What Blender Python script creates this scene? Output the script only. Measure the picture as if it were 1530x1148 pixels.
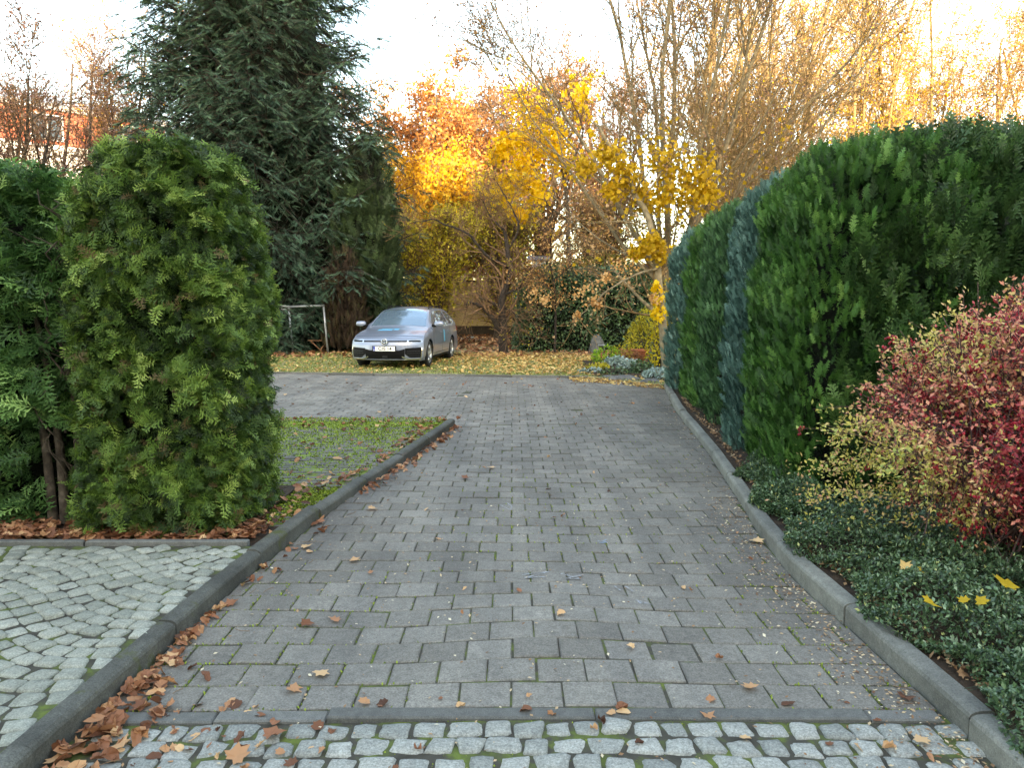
import bpy, math
import numpy as np
from mathutils import Vector, Matrix

# ------------------------------------------------------------------ camera, world, sun, exposure
scene = bpy.context.scene
for o in list(bpy.data.objects): bpy.data.objects.remove(o)
C = scene.collection
CAM_H = 1.53
cam = bpy.data.objects.new('camera', bpy.data.cameras.new('camera')); C.objects.link(cam)
cam.data.sensor_width = 36; cam.data.lens = 36*1150/1530
cam.data.clip_start = 0.05; cam.data.clip_end = 1000
cam.location = (0, 0, CAM_H); cam.rotation_euler = (math.radians(90)-math.atan(119/1150), 0, 0)
scene.camera = cam
EL = math.radians(12.5)
world = bpy.data.worlds.new('World'); scene.world = world; world.use_nodes = True
wn = world.node_tree; bg = wn.nodes['Background']
sky = wn.nodes.new('ShaderNodeTexSky'); sky.sky_type = 'NISHITA'; sky.sun_disc = False
sky.sun_elevation = EL; sky.sun_rotation = math.pi-0.08
sky.air_density = 1.0; sky.dust_density = 1.6; sky.ozone_density = 1.0
wn.links.new(sky.outputs[0], bg.inputs[0]); bg.inputs[1].default_value = 0.15
sd = bpy.data.lights.new('sun', 'SUN'); sd.energy = 2.0; sd.angle = math.radians(0.5); sd.color = (1.0, 0.88, 0.70)
sun = bpy.data.objects.new('sun', sd); C.objects.link(sun); sun.location = (0, -20, 30)
sun.rotation_euler = Vector((-0.08*math.cos(EL), math.cos(EL), -math.sin(EL))).to_track_quat('-Z', 'Y').to_euler()
scene.view_settings.view_transform = 'Standard'; scene.view_settings.look = 'None'
scene.view_settings.gamma = 1.0; scene.view_settings.exposure = 3.3
scene.view_settings.use_white_balance = True; scene.view_settings.white_balance_temperature = 8350; scene.view_settings.white_balance_tint = 10
scene.render.engine = 'CYCLES'
scene.cycles.max_bounces = 6; scene.cycles.transparent_max_bounces = 6
scene.cycles.sample_clamp_indirect = 6

# ------------------------------------------------------------------ helpers
def S(h):
    c = [int(h[i:i+2], 16)/255 for i in (0, 2, 4)]
    return tuple(((x/12.92) if x <= .04045 else ((x+.055)/1.055)**2.4) for x in c)+(1,)
def nrm(a): return a/np.maximum(np.linalg.norm(a, axis=-1, keepdims=True), 1e-9)
def V3(*a): return np.array(a, float)

class MB:
    def __init__(s): s.v = []; s.f = []; s.r = []; s.n = 0; s.smooth = []
    def add(s, v, faces, rnd=0.5, smooth=False):
        v = np.asarray(v, float).reshape(-1, 3); faces = np.asarray(faces, int)
        if len(faces) == 0: return
        s.v.append(v); s.f.append(faces+s.n); s.n += len(v)
        s.r.append(np.broadcast_to(np.asarray(rnd, float), (len(faces),)).copy())
        s.smooth.append(np.full(len(faces), smooth))
    def box(s, c, d, rnd=.5, rz=0, bev=0.0):
        c = np.array(c, float); d = np.array(d, float)/2
        if bev <= 0:
            q = np.array([(x, y, z) for z in (-1, 1) for y in (-1, 1) for x in (-1, 1)])*d
            f = [(0, 2, 3, 1), (4, 5, 7, 6), (0, 1, 5, 4), (2, 6, 7, 3), (0, 4, 6, 2), (1, 3, 7, 5)]
        else:
            b = bev; ring = lambda i, z: [(-d[0]+i, -d[1]+i, z), (d[0]-i, -d[1]+i, z), (d[0]-i, d[1]-i, z), (-d[0]+i, d[1]-i, z)]
            q = np.array(ring(b, -d[2])+ring(0, -d[2]+b)+ring(0, d[2]-b)+ring(b, d[2]))
            f = [(3, 2, 1, 0), (12, 13, 14, 15)]
            for l in (0, 4, 8):
                for k in range(4): f.append((l+k, l+(k+1) % 4, l+4+(k+1) % 4, l+4+k))
        cs, sn = math.cos(rz), math.sin(rz)
        q = np.stack([q[:, 0]*cs-q[:, 1]*sn, q[:, 0]*sn+q[:, 1]*cs, q[:, 2]], 1)+c
        s.add(q, f, rnd)
    def bar(s, a, b, r, ns=8, r2=None, rnd=.5):
        a = np.array(a, float); b = np.array(b, float)
        s.tubes(np.stack([a, b])[None], np.array([[r, r if r2 is None else r2]]), ns, rnd, cap=True)
    def tubes(s, P, R, ns=5, rnd=None, cap=False, smooth=True):
        P = np.asarray(P, float); R = np.asarray(R, float); N, m = P.shape[:2]
        T = nrm(np.gradient(P, axis=1)); mt = nrm(T.mean(1))
        ref = np.where(np.abs(mt[:, 2:3]) < .8, V3(0, 0, 1), V3(1, 0, 0))[:, None, :]
        U = nrm(np.cross(T, ref)); W = np.cross(T, U)
        a = np.arange(ns)/ns*2*math.pi
        ring = P[:, :, None]+R[:, :, None, None]*(U[:, :, None]*np.cos(a)[:, None]+W[:, :, None]*np.sin(a)[:, None])
        idx = np.arange(N*m*ns).reshape(N, m, ns)
        A = idx[:, :-1]; B = idx[:, 1:]
        f = np.stack([A, np.roll(A, -1, 2), np.roll(B, -1, 2), B], -1).reshape(-1, 4)
        if rnd is None: rnd = .5
        rr = np.broadcast_to(np.asarray(rnd, float).reshape(-1, 1), (N, (m-1)*ns)).ravel() if np.ndim(rnd) else rnd
        base = s.n; s.add(ring.reshape(-1, 3), f, rr, smooth)
        if cap:
            for k in range(N):
                s.f.append(np.array([idx[k, 0][::-1]])+base); s.f.append(np.array([idx[k, -1]])+base)
                for _ in (0, 1): s.r.append(np.array([.5])); s.smooth.append(np.array([False]))
    def scatter(s, tv, tf, pos, X, Y, Z, sc, rnd):
        N = len(pos); sc = np.broadcast_to(np.asarray(sc, float), (N,))
        B = np.stack([X, Y, Z], -1)*sc[:, None, None]
        v = np.einsum('nij,kj->nki', B, tv)+pos[:, None]
        f = tf[None]+np.arange(N)[:, None, None]*len(tv)
        s.add(v.reshape(-1, 3), f.reshape(-1, tf.shape[1]), np.repeat(rnd, len(tf)))
    def grid(s, P, rnd=.5, smooth=True, flip=False):
        P = np.asarray(P, float); a, b = P.shape[:2]; i = np.arange(a*b).reshape(a, b)
        f = np.stack([i[:-1, :-1], i[1:, :-1], i[1:, 1:], i[:-1, 1:]], -1).reshape(-1, 4)
        if flip: f = f[:, ::-1]
        s.add(P.reshape(-1, 3), f, rnd, smooth)
    def build(s, name, mat, parent=None, loc=None):
        me = bpy.data.meshes.new(name)
        v = np.concatenate(s.v).astype(np.float32)
        if loc is not None: v = v-np.array(loc, np.float32)
        li = np.concatenate([f.ravel() for f in s.f]).astype(np.int32)
        tot = np.concatenate([np.full(len(f), f.shape[1]) for f in s.f]).astype(np.int32)
        st = np.concatenate([[0], np.cumsum(tot)[:-1]]).astype(np.int32)
        me.vertices.add(len(v)); me.vertices.foreach_set('co', v.ravel())
        me.loops.add(len(li)); me.loops.foreach_set('vertex_index', li)
        me.polygons.add(len(tot)); me.polygons.foreach_set('loop_start', st); me.polygons.foreach_set('loop_total', tot)
        me.update(calc_edges=True)
        me.polygons.foreach_set('use_smooth', np.concatenate(s.smooth))
        at = me.attributes.new('rnd', 'FLOAT', 'FACE'); at.data.foreach_set('value', np.concatenate(s.r).astype(np.float32))
        me.materials.append(mat)
        o = bpy.data.objects.new(name, me); C.objects.link(o)
        if parent is not None: o.parent = parent
        elif loc is not None: o.location = loc
        return o

def thing(name, label, cat, loc=(0, 0, 0), group=None, rz=0):
    o = bpy.data.objects.new(name, None); C.objects.link(o); o.location = loc; o.rotation_euler = (0, 0, rz)
    o.empty_display_size = .2
    return tag(o, label, cat, group)
def tag(o, label, cat, group=None, kind=None):
    o['label'] = label; o['category'] = cat
    if group: o['group'] = group
    if kind: o['kind'] = kind
    return o
def struct(o, label=None):
    o['kind'] = 'structure'
    if label: o['label'] = label
    return o

# ------------------------------------------------------------------ materials
def newmat(name):
    m = bpy.data.materials.new(name); m.use_nodes = True
    nt = m.node_tree; return m, nt, nt.nodes['Principled BSDF']
def ramp(nt, cols, interp='LINEAR'):
    r = nt.nodes.new('ShaderNodeValToRGB'); e = r.color_ramp.elements; r.color_ramp.interpolation = interp
    n = len(cols)
    while len(e) < n: e.new(1)
    for i, c in enumerate(cols):
        if isinstance(c, tuple) and len(c) == 2: e[i].position, e[i].color = c[0], c[1]
        else: e[i].position, e[i].color = i/(n-1), c
    return r
def noise(nt, scale, detail=4, rough=.6, coord='Object'):
    t = nt.nodes.new('ShaderNodeTexCoord'); n = nt.nodes.new('ShaderNodeTexNoise')
    nt.links.new(t.outputs[coord], n.inputs['Vector']); n.inputs['Scale'].default_value = scale
    n.inputs['Detail'].default_value = detail; n.inputs['Roughness'].default_value = rough
    return n
def mixc(nt, fac, a, b, mode='MIX'):
    m = nt.nodes.new('ShaderNodeMix'); m.data_type = 'RGBA'; m.blend_type = mode
    for i, x in ((0, fac), (6, a), (7, b)):
        if hasattr(x, 'is_output') or isinstance(x, bpy.types.NodeSocket): nt.links.new(x, m.inputs[i])
        else: m.inputs[i].default_value = x
    return m.outputs[2]
def bump(nt, p, h, strength, dist):
    b = nt.nodes.new('ShaderNodeBump'); b.inputs['Strength'].default_value = strength; b.inputs['Distance'].default_value = dist
    nt.links.new(h, b.inputs['Height']); nt.links.new(b.outputs[0], p.inputs['Normal'])
def leafmat(name, cols, trans=.35, rough=.55, sp=.3, tsat=None):
    m, nt, p = newmat(name)
    a = nt.nodes.new('ShaderNodeAttribute'); a.attribute_name = 'rnd'
    r = ramp(nt, [S(c) if isinstance(c, str) else (c[0], S(c[1])) for c in cols]); nt.links.new(a.outputs['Fac'], r.inputs[0])
    nt.links.new(r.outputs[0], p.inputs['Base Color']); p.inputs['Roughness'].default_value = rough
    p.inputs['Specular IOR Level'].default_value = sp
    t = nt.nodes.new('ShaderNodeBsdfTranslucent'); nt.links.new(r.outputs[0], t.inputs[0])
    mx = nt.nodes.new('ShaderNodeMixShader'); mx.inputs[0].default_value = trans
    nt.links.new(p.outputs[0], mx.inputs[1]); nt.links.new(t.outputs[0], mx.inputs[2])
    nt.links.new(mx.outputs[0], nt.nodes['Material Output'].inputs[0])
    return m
def nmat(name, cols, scale, rough=.85, bs=.3, bd=.01, detail=6, sp=.3, coord='Object'):
    m, nt, p = newmat(name); n = noise(nt, scale, detail, .65, coord)
    r = ramp(nt, [S(c) if isinstance(c, str) else (c[0], S(c[1])) for c in cols]); nt.links.new(n.outputs[0], r.inputs[0])
    nt.links.new(r.outputs[0], p.inputs['Base Color']); p.inputs['Roughness'].default_value = rough
    p.inputs['Specular IOR Level'].default_value = sp
    if bs: bump(nt, p, n.outputs[0], bs, bd)
    return m
def flat(name, col, rough=.5, metal=0, sp=.5, coat=0):
    m, nt, p = newmat(name); p.inputs['Base Color'].default_value = S(col); p.inputs['Roughness'].default_value = rough
    p.inputs['Metallic'].default_value = metal; p.inputs['Specular IOR Level'].default_value = sp
    p.inputs['Coat Weight'].default_value = coat; p.inputs['Coat Roughness'].default_value = .05
    return m
def stone(name, c0, c1, speck, fscale, stain, sscale=1.2, bs=.35, moss=None, mthr=.6, streak=False):
    """per-stone tone from rnd, fine aggregate speckle, broad stains, optional moss patches"""
    m, nt, p = newmat(name)
    a = nt.nodes.new('ShaderNodeAttribute'); a.attribute_name = 'rnd'
    base = mixc(nt, a.outputs['Fac'], S(c0), S(c1))
    n1 = noise(nt, fscale, 3, .8); r1 = ramp(nt, [(.35, (speck[0],)*3+(1,)), (.65, (speck[1],)*3+(1,))]); nt.links.new(n1.outputs[0], r1.inputs[0])
    c = mixc(nt, 1.0, base, r1.outputs[0], 'MULTIPLY')
    n2 = noise(nt, sscale, 5, .65); r2 = ramp(nt, [(.35, (stain,)*3+(1,)), (.6, (1, 1, 1, 1))]); nt.links.new(n2.outputs[0], r2.inputs[0])
    c = mixc(nt, 1.0, c, r2.outputs[0], 'MULTIPLY')
    n4 = noise(nt, 26, 6, .85); r4 = ramp(nt, [(.3, (.66,)*3+(1,)), (.7, (1.26,)*3+(1,))]); nt.links.new(n4.outputs[0], r4.inputs[0])
    c = mixc(nt, 1.0, c, r4.outputs[0], 'MULTIPLY')
    if streak:
        tc = nt.nodes.new('ShaderNodeTexCoord'); mp = nt.nodes.new('ShaderNodeMapping'); mp.inputs['Scale'].default_value = (3.2, .28, 1); nt.links.new(tc.outputs['Object'], mp.inputs[0])
        n5 = nt.nodes.new('ShaderNodeTexNoise'); n5.inputs['Scale'].default_value = 1.0; n5.inputs['Detail'].default_value = 5; nt.links.new(mp.outputs[0], n5.inputs['Vector'])
        r5 = ramp(nt, [(.36, (.80, .80, .81, 1)), (.62, (1.08, 1.07, 1.05, 1))]); nt.links.new(n5.outputs[0], r5.inputs[0]); c = mixc(nt, 1.0, c, r5.outputs[0], 'MULTIPLY')
    if moss:
        n3 = noise(nt, 3.3, 6, .75); r3 = ramp(nt, [(mthr, (0, 0, 0, 1)), (mthr+.09, (1, 1, 1, 1))]); nt.links.new(n3.outputs[0], r3.inputs[0])
        c = mixc(nt, r3.outputs[0], c, S(moss))
    nt.links.new(c, p.inputs['Base Color']); p.inputs['Roughness'].default_value = .82
    p.inputs['Specular IOR Level'].default_value = .35
    bump(nt, p, n1.outputs[0], bs, .004)
    return m

M = {}
M['block'] = stone('concrete_block', '736f68', '8c8880', (.64, 1.32), 130, .76, .7, streak=True)
M['edging'] = stone('edging_stone', '5f5f5b', '74736e', (.68, 1.25), 220, .8)
M['kerb'] = stone('kerb_concrete', '52524c', '64645d', (.60, 1.32), 150, .55, 2.3, moss='4a4e2a', mthr=.57)
M['kerb_light'] = stone('kerb_concrete_light', '70706a', '84847c', (.72, 1.22), 160, .66, 2.0, moss='5c5e40', mthr=.66)
M['granite'] = stone('granite_sett', '83857f', 'a6a69e', (.60, 1.32), 120, .86, 2.0, .5)
M['granite_warm'] = stone('granite_sett_worn', '82857a', 'a3a498', (.66, 1.28), 140, .84, 2.0, .5)
M['moss_joint'] = nmat('mossy_joint', [(.30, '35322b'), (.48, '45423a'), (.56, '4e5630'), (.66, '5f6c30'), (.78, '46463a')], 7.5, .95, .6, .01, 8)
M['bay_joint'] = nmat('mossy_bay', [(.3, '46463a'), (.42, '5f6a38'), (.55, '76883a'), (.7, '84943e')], 7, .95, .8, .015, 8)
M['soil'] = nmat('soil', [(.3, '241c15'), (.5, '3a2d22'), (.7, '4c3c2e')], 9, .95, .8, .03, 8)
M['field'] = nmat('leafy_ground', [(.3, '3c3a22'), (.45, '5a5230'), (.55, '6e5530'), (.7, '4c5a2c')], 1.5, .95, .5, .03, 8)
M['verge'] = nmat('verge_grass', [(.32, '68704a'), (.45, '8a8660'), (.55, '8c7f58'), (.68, '6d7748')], 3.5, .95, .6, .02, 8)
M['bark'] = nmat('bark', [(.3, '2e2822'), (.5, '4d443a'), (.7, '6c6255')], 14, .9, .7, .02)
M['bark_pale'] = nmat('bark_pale', [(.3, '5c5240'), (.5, '7c705a'), (.7, '988a6c')], 9, .9, .5, .02)
M['bark_dark'] = nmat('bark_dark', [(.3, '1e1a17'), (.5, '332c27'), (.7, '4a423a')], 14, .9, .7, .02)
M['twig'] = nmat('twig', [(.3, '5e4638'), (.6, '85694f')], 4, .9, 0)
M['twig_gold'] = nmat('twig_gold', [(.3, '5e4c34'), (.6, '846c48')], 4, .9, 0)
M['core'] = nmat('foliage_inner_shade', [(.35, '090c06'), (.6, '141a0c')], 18, .95, .8, .05)  # near-black tone paints the shade among inner twigs
M['thuja'] = leafmat('thuja_foliage', [(0, '6a5a3a'), (.05, '22331a'), (.3, '344c20'), (.55, '52702e'), (.8, '7c9842'), (1, 'a6ba62')], .22, .5, .4)
M['thuja_dark'] = leafmat('thuja_foliage_loose', [(0, '263e20'), (.4, '426634'), (.75, '668e4a'), (1, '96b86c')], .22, .5, .4)
M['cyp_dark'] = leafmat('cypress_dark', [(0, '15241a'), (.3, '243c1f'), (.65, '3c5c30'), (.9, '5c8044'), (1, '80a264')], .2, .42, .45)
M['cyp_green'] = leafmat('cypress_green', [(0, '1e381a'), (.4, '345c28'), (.75, '52803a'), (1, '7ca456')], .22, .45, .4)
M['cyp_blue'] = leafmat('cypress_blue', [(0, '28443c'), (.4, '426258'), (.75, '5c8074'), (1, '86a69a')], .12, .5)
M['cyp_mid'] = leafmat('cypress_mid', [(0, '223a26'), (.4, '385a38'), (.75, '507848'), (1, '709868')], .18, .5)
M['spruce'] = leafmat('spruce_needles', [(0, '1a2a20'), (.35, '2e4636'), (.7, '4a6853'), (1, '769680')], .08, .55)
M['column'] = leafmat('column_needles', [(0, '182216'), (.5, '30422a'), (1, '526a44')], .1, .6)
M['deadneedle'] = leafmat('brown_needles', [(0, '241b14'), (.5, '40332a'), (.8, '44442a'), (1, '5c4a3c')], .1, .7)
M['rhodo'] = leafmat('evergreen_leaves', [(0, '1c2c18'), (.4, '36502e'), (.75, '56744a'), (1, '8aa474')], .15, .38, .5)
M['peach'] = leafmat('peach_leaves', [(0, '9a6a3c'), (.4, 'c4935a'), (.8, 'd8b078'), (1, 'e2c48e')], .4)
M['bark_gold'] = nmat('bark_gold', [(.3, '64523a'), (.7, '927c54')], 6, .9, 0)
M['sunlit_yellow'] = leafmat('sunlit_yellow_leaves', [(0, '9a9024'), (.5, 'd0bc2c'), (1, 'e8d650')], .5)  # yellow leaves brightened so the colour carries the sunlight on the shrub
M['olive'] = leafmat('olive_leaves', [(0, '4a4a22'), (.4, '6f6e30'), (.7, '8a7c3c'), (1, 'a9802f')], .35)
M['orange'] = leafmat('orange_leaves', [(0, '9a5c34'), (.3, 'b87640'), (.65, 'cc9050'), (1, 'dcae74')], .4)
M['rust'] = leafmat('rust_leaves', [(0, '7a4a34'), (.4, '986444'), (.8, 'b48454'), (1, 'c69c68')], .4)
M['gold'] = leafmat('golden_leaves', [(0, 'b88420'), (.4, 'd0a02c'), (.8, 'e0b840'), (1, 'ecd064')], .45)
M['yellow'] = leafmat('yellow_leaves', [(0, 'bc9418'), (.35, 'e2b822'), (.75, 'eecb32'), (1, 'f4dc5c')], .5)
M['mustard'] = leafmat('mustard_leaves', [(0, '92781a'), (.5, 'c49e22'), (1, 'dcb83c')], .5)
M['yelgreen'] = leafmat('yellow_green_leaves', [(0, '82802a'), (.35, 'b0a83a'), (.7, 'cebe46'), (1, 'e0d264')], .5)
M['brownleaf'] = leafmat('brown_tree_leaves', [(0, '5e4438'), (.5, '86645a'), (1, 'a8867a')], .3)
M['tan'] = leafmat('tan_tree_leaves', [(0, '94704e'), (.5, 'b49068'), (1, 'd2b084')], .4)
M['litter'] = leafmat('fallen_leaves', [(0, '4c3022'), (.25, '744a34'), (.5, '966448'), (.75, 'b4845e'), (1, 'd2ac80')], .12, .6)
M['litter_yellow'] = leafmat('fallen_yellow_leaves', [(0, '8e6a48'), (.35, 'b48c58'), (.7, 'cfae6c'), (1, 'dfc88c')], .12, .6)
M['bits'] = leafmat('leaf_bits', [(0, '6a4632'), (.35, '9c7a58'), (.7, 'bfa684'), (1, 'd8ccb0')], .05, .7)
M['moss'] = leafmat('moss', [(0, '4e5e20'), (.5, '76882e'), (1, '9aac40')], .2, .8)
M['grass'] = leafmat('grass', [(0, '5c6a34'), (.5, '7f8a48'), (1, 'a2a65e')], .2, .8)
M['cover'] = leafmat('groundcover_leaves', [(0, '22361f'), (.35, '405a3a'), (.7, '627e56'), (.93, '9aae88'), (1, 'b8bc74')], .1, .32, .6)
M['barberry'] = leafmat('barberry_leaves', [(0, '6a1824'), (.16, '9c2a38'), (.32, 'c25a58'), (.48, 'dc8c74'), (.62, 'd8a880'), (.78, 'c4b868'), (.92, 'ccc05c'), (1, 'a0aa5c')], .3, .45, .4)
M['berry'] = leafmat('berries', [(0, '5c0a1a'), (.6, '8e1526'), (1, 'b02838')], 0, .3, .5)
M['stem_red'] = nmat('bush_twig', [(.3, '3a2a2a'), (.7, '6b5350')], 20, .8, 0)

# ------------------------------------------------------------------ templates
def kites(items):
    v = []; f = []
    for b, t, w in items:
        b = np.array(b, float); t = np.array(t, float); d = t-b; L = np.linalg.norm(d); d = d/L
        n = np.cross(d, (0, 0, 1.)); n = n/max(np.linalg.norm(n), 1e-6); mid = b+d*L*.5+V3(0, 0, .04*L)
        k = len(v); v += [b, mid-n*w, t, mid+n*w]; f.append((k, k+1, k+2, k+3))
    return np.array(v), np.array(f)
def frond(rng, pairs, ang, Lp, w, sub=0, droop=.15, spine=.02):
    it = [((0, 0, 0), (0, 1, -droop), spine)]
    for i in range(pairs):
        t = .12+.85*i/pairs
        for sgn in (-1, 1):
            a = math.radians(ang*(1-.35*t)+rng.uniform(-8, 8)); L = Lp*(1.05-t)**.6*rng.uniform(.75, 1.15)*(min(1, .55+t*2))
            b = V3(0, t+rng.uniform(-.02, .02), -droop*t*t); d = V3(sgn*math.sin(a), math.cos(a), rng.uniform(-.15, .15))
            it.append((b, b+d*L, w))
            for k in range(sub):
                q = b+d*L*(.35+.32*k); a2 = a+math.radians(rng.uniform(25, 45))*(1 if k % 2 else -1)
                d2 = V3(sgn*math.sin(a2), math.cos(a2), rng.uniform(-.25, .1)); it.append((q, q+d2*L*.5, w*.85))
    return kites(it)
KITE = (np.array([(0, 0, 0), (.28, .5, .05), (0, 1, 0), (-.28, .5, .05)]), np.array([(0, 1, 2, 3)]))
MAPL = [.25, .55, .48, .85, .62, .62, .98, .66, 1.1, .66, .98, .62, .62, .85, .48, .55]
OVAL = [.75, .62, .56, .54, .55, .60, .68, .85, 1.15, .85, .68, .60, .55, .54, .56, .62]
def mapleleaf(rng, curl, lob=MAPL):
    ang = np.radians([-90, -52, -30, -12, 12, 28, 52, 66, 90, 114, 128, 152, 168, 192, 210, 232])
    rad = np.array(lob)*rng.uniform(.85, 1.12, 16)
    x = rad*np.cos(ang)*.55; y = rad*np.sin(ang)*.55; r2 = x*x+y*y
    cx_, cy_ = curl*rng.uniform(1.2, 2.2), curl*rng.uniform(-.5, .9)+1e-3; rp = curl*.05*rng.normal(size=16)*r2**.5
    zx = (1-np.cos(x*cx_))/cx_; zy = (1-np.cos(y*cy_))/cy_; x = np.sin(x*cx_)/cx_; y = np.sin(y*cy_)/cy_; z = zx+zy+rp
    v = np.concatenate([[(0, 0, 0)], np.stack([x, y, z], 1)])
    f = np.array([(0, 1+i, 1+(i+1) % 16) for i in range(16)]); return v, f
_r = np.random.default_rng(5)
FR_THUJA = [frond(_r, 6, 52, .44, .032, 2, .3) for _ in range(3)]
FR_CYP = [frond(_r, 7, 40, .36, .036, 2, .1) for _ in range(3)]
FR_FAN = [frond(_r, 5, 40, .40, .045, 0, .05, .035) for _ in range(3)]
FR_NEED = [frond(_r, 6, 58, .24, .034, 0, .12, .04) for _ in range(3)]
LEAFT = [mapleleaf(_r, c) for c in (.3, .6, 1.0, 1.5, .9, .15)]
OVLEAF = [mapleleaf(_r, c, OVAL) for c in (.8, 1.6, 2.6, 1.2)]
MAPS = [.45, .60, .55, .72, .66, .68, .84, .74, .95, .74, .84, .68, .66, .72, .55, .60]
DRY = [LEAFT[2], mapleleaf(_r, .9, MAPS), mapleleaf(_r, 1.5, MAPS), mapleleaf(_r, .4, MAPS)]+OVLEAF+[mapleleaf(_r, 2.2, MAPS), mapleleaf(_r, 3.0, MAPS)]
SMALLLEAF = [kites([((0, 0, 0), (.1, .9, .02), .24)]), kites([((0, 0, 0), (-.08, 1, .25), .2), ((0, .1, 0), (.35, .7, .1), .12)])]

def basis(d, n):
    Y = nrm(d); Z = n-(n*Y).sum(-1, keepdims=True)*Y; Z = nrm(Z); X = np.cross(Y, Z); return X, Y, Z
def scat(mb, rng, temps, pos, d, n, sc, rnd):
    X, Y, Z = basis(d, n); k = rng.integers(0, len(temps), len(pos)); sc = np.broadcast_to(sc, (len(pos),))
    for i, (tv, tf) in enumerate(temps):
        m = k == i
        if m.any(): mb.scatter(tv, tf, pos[m], X[m], Y[m], Z[m], sc[m], rnd[m])
def rdir(rng, N): return nrm(rng.normal(size=(N, 3)))

# ------------------------------------------------------------------ layout curves
KL = np.array([(-1.60, 1.0), (-1.58, 2.41), (-1.55, 3.2), (-1.50, 4.1), (-1.38, 5.36), (-1.25, 6.26), (-1.08, 7.2), (-.72, 9.7)])
KR = np.array([(1.64, 1.0), (1.62, 3.0), (1.60, 4.3), (1.66, 5.1), (1.79, 6.0), (2.0, 7.6), (2.18, 9.2), (2.36, 10.96), (2.77, 13.84), (2.84, 14.3)])
BAY_Y = 9.9
def xl(y): return np.interp(y, KL[:, 1], KL[:, 0])
def xr(y): return np.interp(y, KR[:, 1], KR[:, 0])
def yfar(x): return np.interp(x, [-16, -5.2, 1.6, 2.3, 2.9], [17.6, 17.0, 16.05, 15.3, 14.3])
def hz(x, y):
    x = np.asarray(x, float); y = np.asarray(y, float); k = np.exp(-((y-3.55)/.62)**2)
    return .008*np.sin(x*1.7+.6*y)+.006*np.sin(y*2.3+x*.8)+k*(.024*np.exp(-((x-.20)/.42)**2)-.016*np.exp(-((x+.65)/.35)**2))-.006

# ------------------------------------------------------------------ ground sheets
def sheet(name, pts, z, mat, n=2):
    mb = MB(); p = np.array([(x, y, z) for x, y in pts], float); mb.add(p, [list(range(len(p)))]); return struct(mb.build(name, mat))
sheet('ground', [(-400, -60), (400, -60), (400, 400), (-400, 400)], -.16, M['field'])
sheet('street', [(-60, -10), (60, -10), (60, .2), (-60, .2)], -.05, M['kerb'])
YY = np.linspace(1.0, BAY_Y, 24)
mbj = MB()
ys = np.linspace(.2, 14.3, 120)
nx = 30
G_ = []
for y in ys:
    a = xl(y)-.02 if y < BAY_Y-.2 else -.74; b = xr(y)+.02
    xs = np.linspace(a, b, nx); G_.append(np.stack([xs, np.full(nx, y), hz(xs, y)-.0075], 1))
mbj.grid(np.array(G_), flip=True)
xs = np.linspace(-16, 2.86, 60)
G_ = [np.stack([xs, np.where(xs < -.74, BAY_Y-.25, 14.29)*(1-t)+yfar(xs)*t, np.full(60, 0.)], 1) for t in np.linspace(0, 1, 30)]
G_ = np.array(G_); G_[..., 2] = hz(G_[..., 0], G_[..., 1])-.0078
mbj.grid(G_, flip=True)
struct(mbj.build('driveway_joints', M['moss_joint']))

rng = np.random.default_rng(11)
def blocks(mb, x0f, x1f, y0, y1, pw, ph, gap, rng, zf, ymaxf=None, bev=.006, hgt=.05, rz=.002):
    rows = int((y1-y0)/ph)
    for j in range(rows):
        ya = y0+j*ph; yb = ya+ph; off = (j % 2)*pw/2+rng.uniform(-.004, .004)
        lo, hi = float(x0f((ya+yb)/2)), float(x1f((ya+yb)/2)); k0 = math.floor((lo-off)/pw)
        x = k0*pw+off
        while x < hi:
            g = gap*rng.uniform(.5, 1.25)/2; g2 = gap*rng.uniform(.9, 1.7)/2
            a, b = max(x+g, lo+.003), min(x+pw-g, hi-.003); x += pw
            if b-a < .03: continue
            yA, yB = ya+g2, yb-g2
            if ymaxf is not None:
                ym = float(ymaxf((a+b)/2))
                if yA > ym-.04: continue
                yB = min(yB, ym)
            jit = rng.uniform(-.0035, .0035, 4)
            X = np.array([a, b, b, a])+rng.normal(0, .0013, 4)+jit[0]*.6; Yv = np.array([yA, yA, yB, yB])+rng.normal(0, .0018, 4)+jit[1]*.7
            z = zf(X, Yv)+rng.normal(0, rz)+rng.normal(0, rz*.45, 4)
            cx, cy = X.mean(), Yv.mean(); bx = np.clip(X-cx, -1, 1); by = Yv-cy
            Xi = cx+bx-np.sign(bx)*bev; Yi = cy+by-np.sign(by)*bev
            v = np.concatenate([np.stack([Xi, Yi, z], 1), np.stack([X, Yv, z-bev*.8], 1), np.stack([X, Yv, z-hgt], 1)])
            f = [(0, 1, 2, 3)]+[(4+k, 4+(k+1) % 4, (k+1) % 4, k) for k in range(4)]+[(8+k, 8+(k+1) % 4, 4+(k+1) % 4, 4+k) for k in range(4)]
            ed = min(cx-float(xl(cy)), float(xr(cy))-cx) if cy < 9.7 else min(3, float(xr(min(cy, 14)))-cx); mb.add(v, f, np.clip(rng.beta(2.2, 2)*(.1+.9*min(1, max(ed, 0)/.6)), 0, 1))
mb = MB()
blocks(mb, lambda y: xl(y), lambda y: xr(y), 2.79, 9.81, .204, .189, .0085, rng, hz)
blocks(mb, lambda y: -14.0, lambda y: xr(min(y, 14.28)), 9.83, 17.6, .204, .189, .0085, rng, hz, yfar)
struct(mb.build('driveway', M['block']))
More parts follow.
